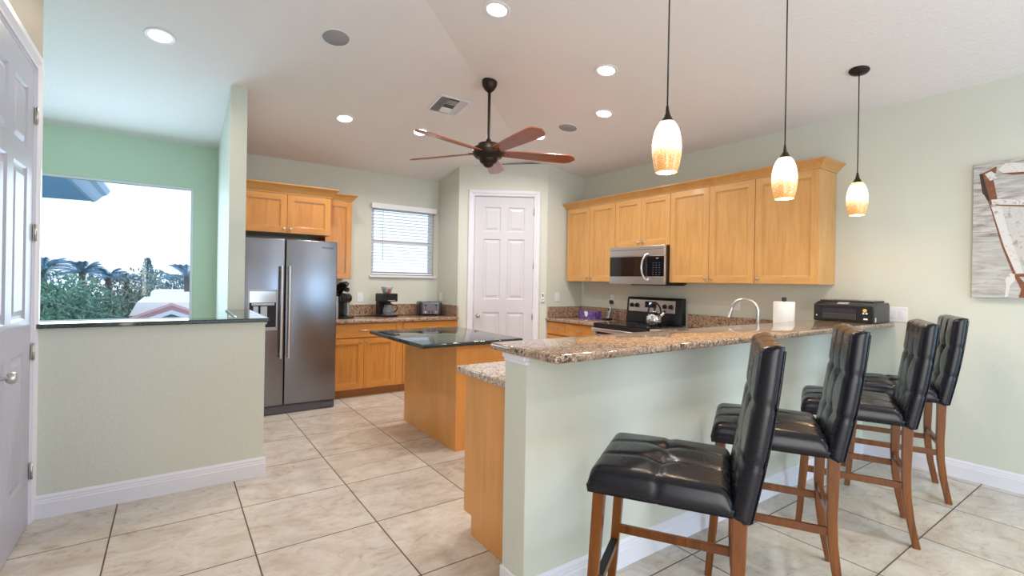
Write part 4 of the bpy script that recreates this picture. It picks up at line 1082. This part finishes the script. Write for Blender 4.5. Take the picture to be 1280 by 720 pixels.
def leafm(name, a, b_):
    m = mat(name, a, .7); v = coords(m); q = noise(m, v, .9, 3); setc(m, ramp(m, q, [(.35, a), (.6, b_)])); return m
LF = [leafm('foliage_hazy_blue_green', (.07, .16, .22), (.14, .26, .28)), leafm('foliage_green', (.08, .19, .15), (.17, .31, .20)), leafm('foliage_olive', (.14, .20, .17), (.30, .33, .27)), leafm('palm_hazy_blue', (.12, .22, .34), (.20, .33, .46))]  # bluish distance haze is mixed into the leaf colours
BARK = mat('bark_grey_brown', (.11, .085, .08), .9)
def leafy(bm, c, r, n, s, rnd):
    for _ in range(n):
        while True:
            p = Vector((rnd.uniform(-1, 1), rnd.uniform(-1, 1), rnd.uniform(-1, 1)))
            if .35 < p.length < 1: break
        p = p.normalized()*(p.length**.35)*(1+.12*math.sin(7*p.x+5*p.z))
        q = Vector((c[0]+p.x*r[0], c[1]+p.y*r[1], c[2]+p.z*r[2]))
        a = Euler((rnd.uniform(0, 6), rnd.uniform(0, 6), rnd.uniform(0, 6))).to_matrix(); ss = s*rnd.uniform(.6, 1.3)
        vs = [bm.verts.new(q+a@Vector(v)*ss) for v in ((-.5, -.12, 0), (.2, -.28, 0), (.7, 0, .05), (.1, .28, 0))]
        bm.faces.new(vs)
def tree(x, y, ztop, rx, rz_, label, mi, n=5200, s=.17, seed=0):
    rnd = random.Random(seed); t = thing('broadleaf_tree', label, 'tree', (x, y, -5.0), group='trees outside the window')
    h = ztop+5
    bm = BM(); leafy(bm, (0, 0, h-rz_), (rx, rx, rz_), n, s, rnd)
    for k in range(5):
        a = rnd.uniform(0, 6.28); leafy(bm, (rx*.55*math.cos(a), rx*.55*math.sin(a), h-rz_*rnd.uniform(.7, 1.3)), (rx*.55, rx*.55, rz_*.5), n//6, s, rnd)
    obj('foliage', bm, LF[mi], t)
    bm = BM(); tube(bm, [(0, 0, 0), (.1, .05, h*.4), (0, 0, h-rz_*.8)], .2, 8, rads=[.28, .2, .1]); obj('trunk', bm, BARK, t)
def palm(x, y, ztop, L, label, seed=0, nf=26, mi=3):
    rnd = random.Random(seed); t = thing('palm_tree', label, 'tree', (x, y, -5.0), group='palms outside the window'); h = ztop+5-L*.62
    bm = BM(); tube(bm, [(.3, 0, 0), (.1, 0, h*.5), (0, 0, h)], .14, 8, rads=[.2, .14, .12]); obj('trunk', bm, BARK, t)
    bm = BM()
    for k in range(nf):
        a = 2*PI*k/nf+rnd.uniform(-.15, .15); up = rnd.uniform(.2, 1.45); pts = []
        for i in range(9):
            s = i/8; rr = L*s*math.cos(up*.75); zz = L*(s*math.sin(up)-.5*s*s)
            pts.append(Vector((rr*math.cos(a), rr*math.sin(a), h+zz)))
        side = Vector((-math.sin(a), math.cos(a), 0))
        for i in range(8):
            for j in range(3):
                p = pts[i].lerp(pts[i+1], j/3); d_ = (pts[i+1]-pts[i]).normalized(); ll = L*.20*math.sin(PI*min(1, (i+j/3+.6)/9))+.05
                for sg in (-1, 1):
                    e = p+(side*sg*.75+d_*.55+Vector((0, 0, -.45)))*ll
                    bm.faces.new([bm.verts.new(v) for v in (p-d_*.012, p+d_*.03, e)])
        for i in range(8):
            bm.faces.new([bm.verts.new(v) for v in (pts[i]-side*.02, pts[i]+side*.02, pts[i+1]+side*.02, pts[i+1]-side*.02)])
    obj('fronds', bm, LF[mi], t)
TL = [
 (-5.6, 27, 1.75, 2.8, 2.4, 'broadleaf tree at the left edge of the big window, below the tall palms', 0),
 (-3.9, 25, 1.35, 2.3, 2.3, 'dark green broadleaf tree in front of the tall palms outside', 1),
 (-2.6, 35, 1.75, 2.6, 2.6, 'rounded olive tree in the middle of the big window view', 2),
 (.1, 40, 1.75, 2.6, 2.6, 'blue-green tree behind the narrow pine outside', 0),
 (2.4, 40, 1.8, 2.6, 2.6, 'tree below the lone palm at the right of the big window view', 1),
 (6.0, 41, 1.7, 2.6, 2.6, 'broadleaf tree outside hidden behind the right edge of the big window', 1),
 (-3.1, 19, -.45, 1.2, 1.3, 'low dark tree nearer the house, lower left of the window view', 0),
 (-3.0, 24, -.35, 1.5, 1.6, 'low tree just left of the white roofed house', 1),
 (-4.9, 19, -.10, 1.6, 1.8, 'low tree at the lower left corner of the window view', 1),
 (-1.9, 23, -1.1, 1.0, 1.0, 'lowest blue-green bush touching the white roofed house', 0)]
for k, a in enumerate(TL): tree(*a, seed=k+3)
tree(-2.75, 13, -.58, .62, .45, 'small silvery shrub at the bottom left of the window view', 3, n=2500, s=.12, seed=44)
palm(-4.75, 30, 2.35, 1.3, 'tall palm at the far left of the big window view', 1)
palm(-3.55, 31, 2.2, 1.2, 'second palm from the left on the tree line outside', 2)
palm(-2.75, 33, 1.9, 1.0, 'small palm in the middle of the tree line outside', 3)
palm(-2.15, 36, 1.65, .8, 'smallest distant palm left of the narrow pine', 4)
palm(.60, 29, 2.15, 1.3, 'lone palm at the right side of the big window view', 5)
palm(4.35, 21, 2.1, 1.3, 'palm faintly seen through the slats of the window blind', 6)
# narrow pine
t = thing('pine_tree', 'tall narrow pine rising above the tree line outside', 'tree', (-1.25, 37.5, -5.0)); rnd = random.Random(9)
bm = BM(); tube(bm, [(0, 0, 0), (0, 0, 7.48)], .1, 8, rads=[.18, .03]); obj('trunk', bm, BARK, t)
bm = BM()
for k in range(13):
    z = 5.8+k*.132; leafy(bm, (0, 0, z), (.56-.034*k, .56-.034*k, .08), 110, .09, rnd)
obj('foliage', bm, LF[0], t)
# neighbouring house
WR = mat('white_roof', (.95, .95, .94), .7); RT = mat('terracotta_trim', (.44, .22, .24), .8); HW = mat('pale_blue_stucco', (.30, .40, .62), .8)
t = thing('neighbor_house', 'neighbouring house with white roof and red-edged gable below the window', 'house', (-1.5, 26.0, -5.0))
bm = BM(); box(bm, .35, 9.5, 1.3, 9, 0, 4.6); obj('walls', bm, HW, t)
bm = BM(); prism(bm, [(-.03, 4.60), (10, 4.60), (10, 5.20), (.25, 5.20)], 'y', 1.0, 9.0); obj('roof', bm, WR, t)
bm = BM(); prism(bm, [(.62, 5.10), (10, 5.10), (10, 5.62), (.70, 5.62)], 'y', 2.5, 8.0); obj('upper_roof', bm, WR, t)
bm = BM(); prism(bm, [(.1, 4.42), (1.5, 4.96), (2.9, 4.42), (3.2, 4.42), (1.5, 5.16), (-.3, 4.42)], 'y', -1.2, .995); obj('red_tile_gable', bm, RT, t)
bm = BM(); prism(bm, [(.3, 4.32), (1.5, 4.80), (2.7, 4.32), (2.9, 4.42), (1.5, 4.96), (.1, 4.42)], 'y', -1.3, -1.0); obj('gable_fascia', bm, M['trim'], t)
bm = BM(); prism(bm, [(.32, 0), (2.7, 0), (2.7, 4.31), (1.5, 4.79), (.32, 4.32)], 'y', -.95, .99); obj('gable_wall', bm, HW, t)
bm = BM(); tube(bm, [(-2.15+1.17*k/16, 9.66+14.9*k/16, 1.24-1.62*(k/16)-.10*math.sin(PI*k/16)) for k in range(17)], .011, 6); tag(obj('power_line', bm, M['grey_plastic']), 'thin utility cable sagging across the trees outside', 'cable')
t = thing('utility_pole', 'wooden utility pole outside the large window, carrying the cable', 'pole', (-2.20, 9.5, -5.0))
bm = BM(); tube(bm, [(0, 0, 0), (0, 0, 6.4)], .09, 10, rads=[.11, .08]); obj('post', bm, BARK, t)
bm = BM(); box(bm, -.5, .5, -.05, .05, 6.15, 6.25); obj('crossarm', bm, BARK, t)
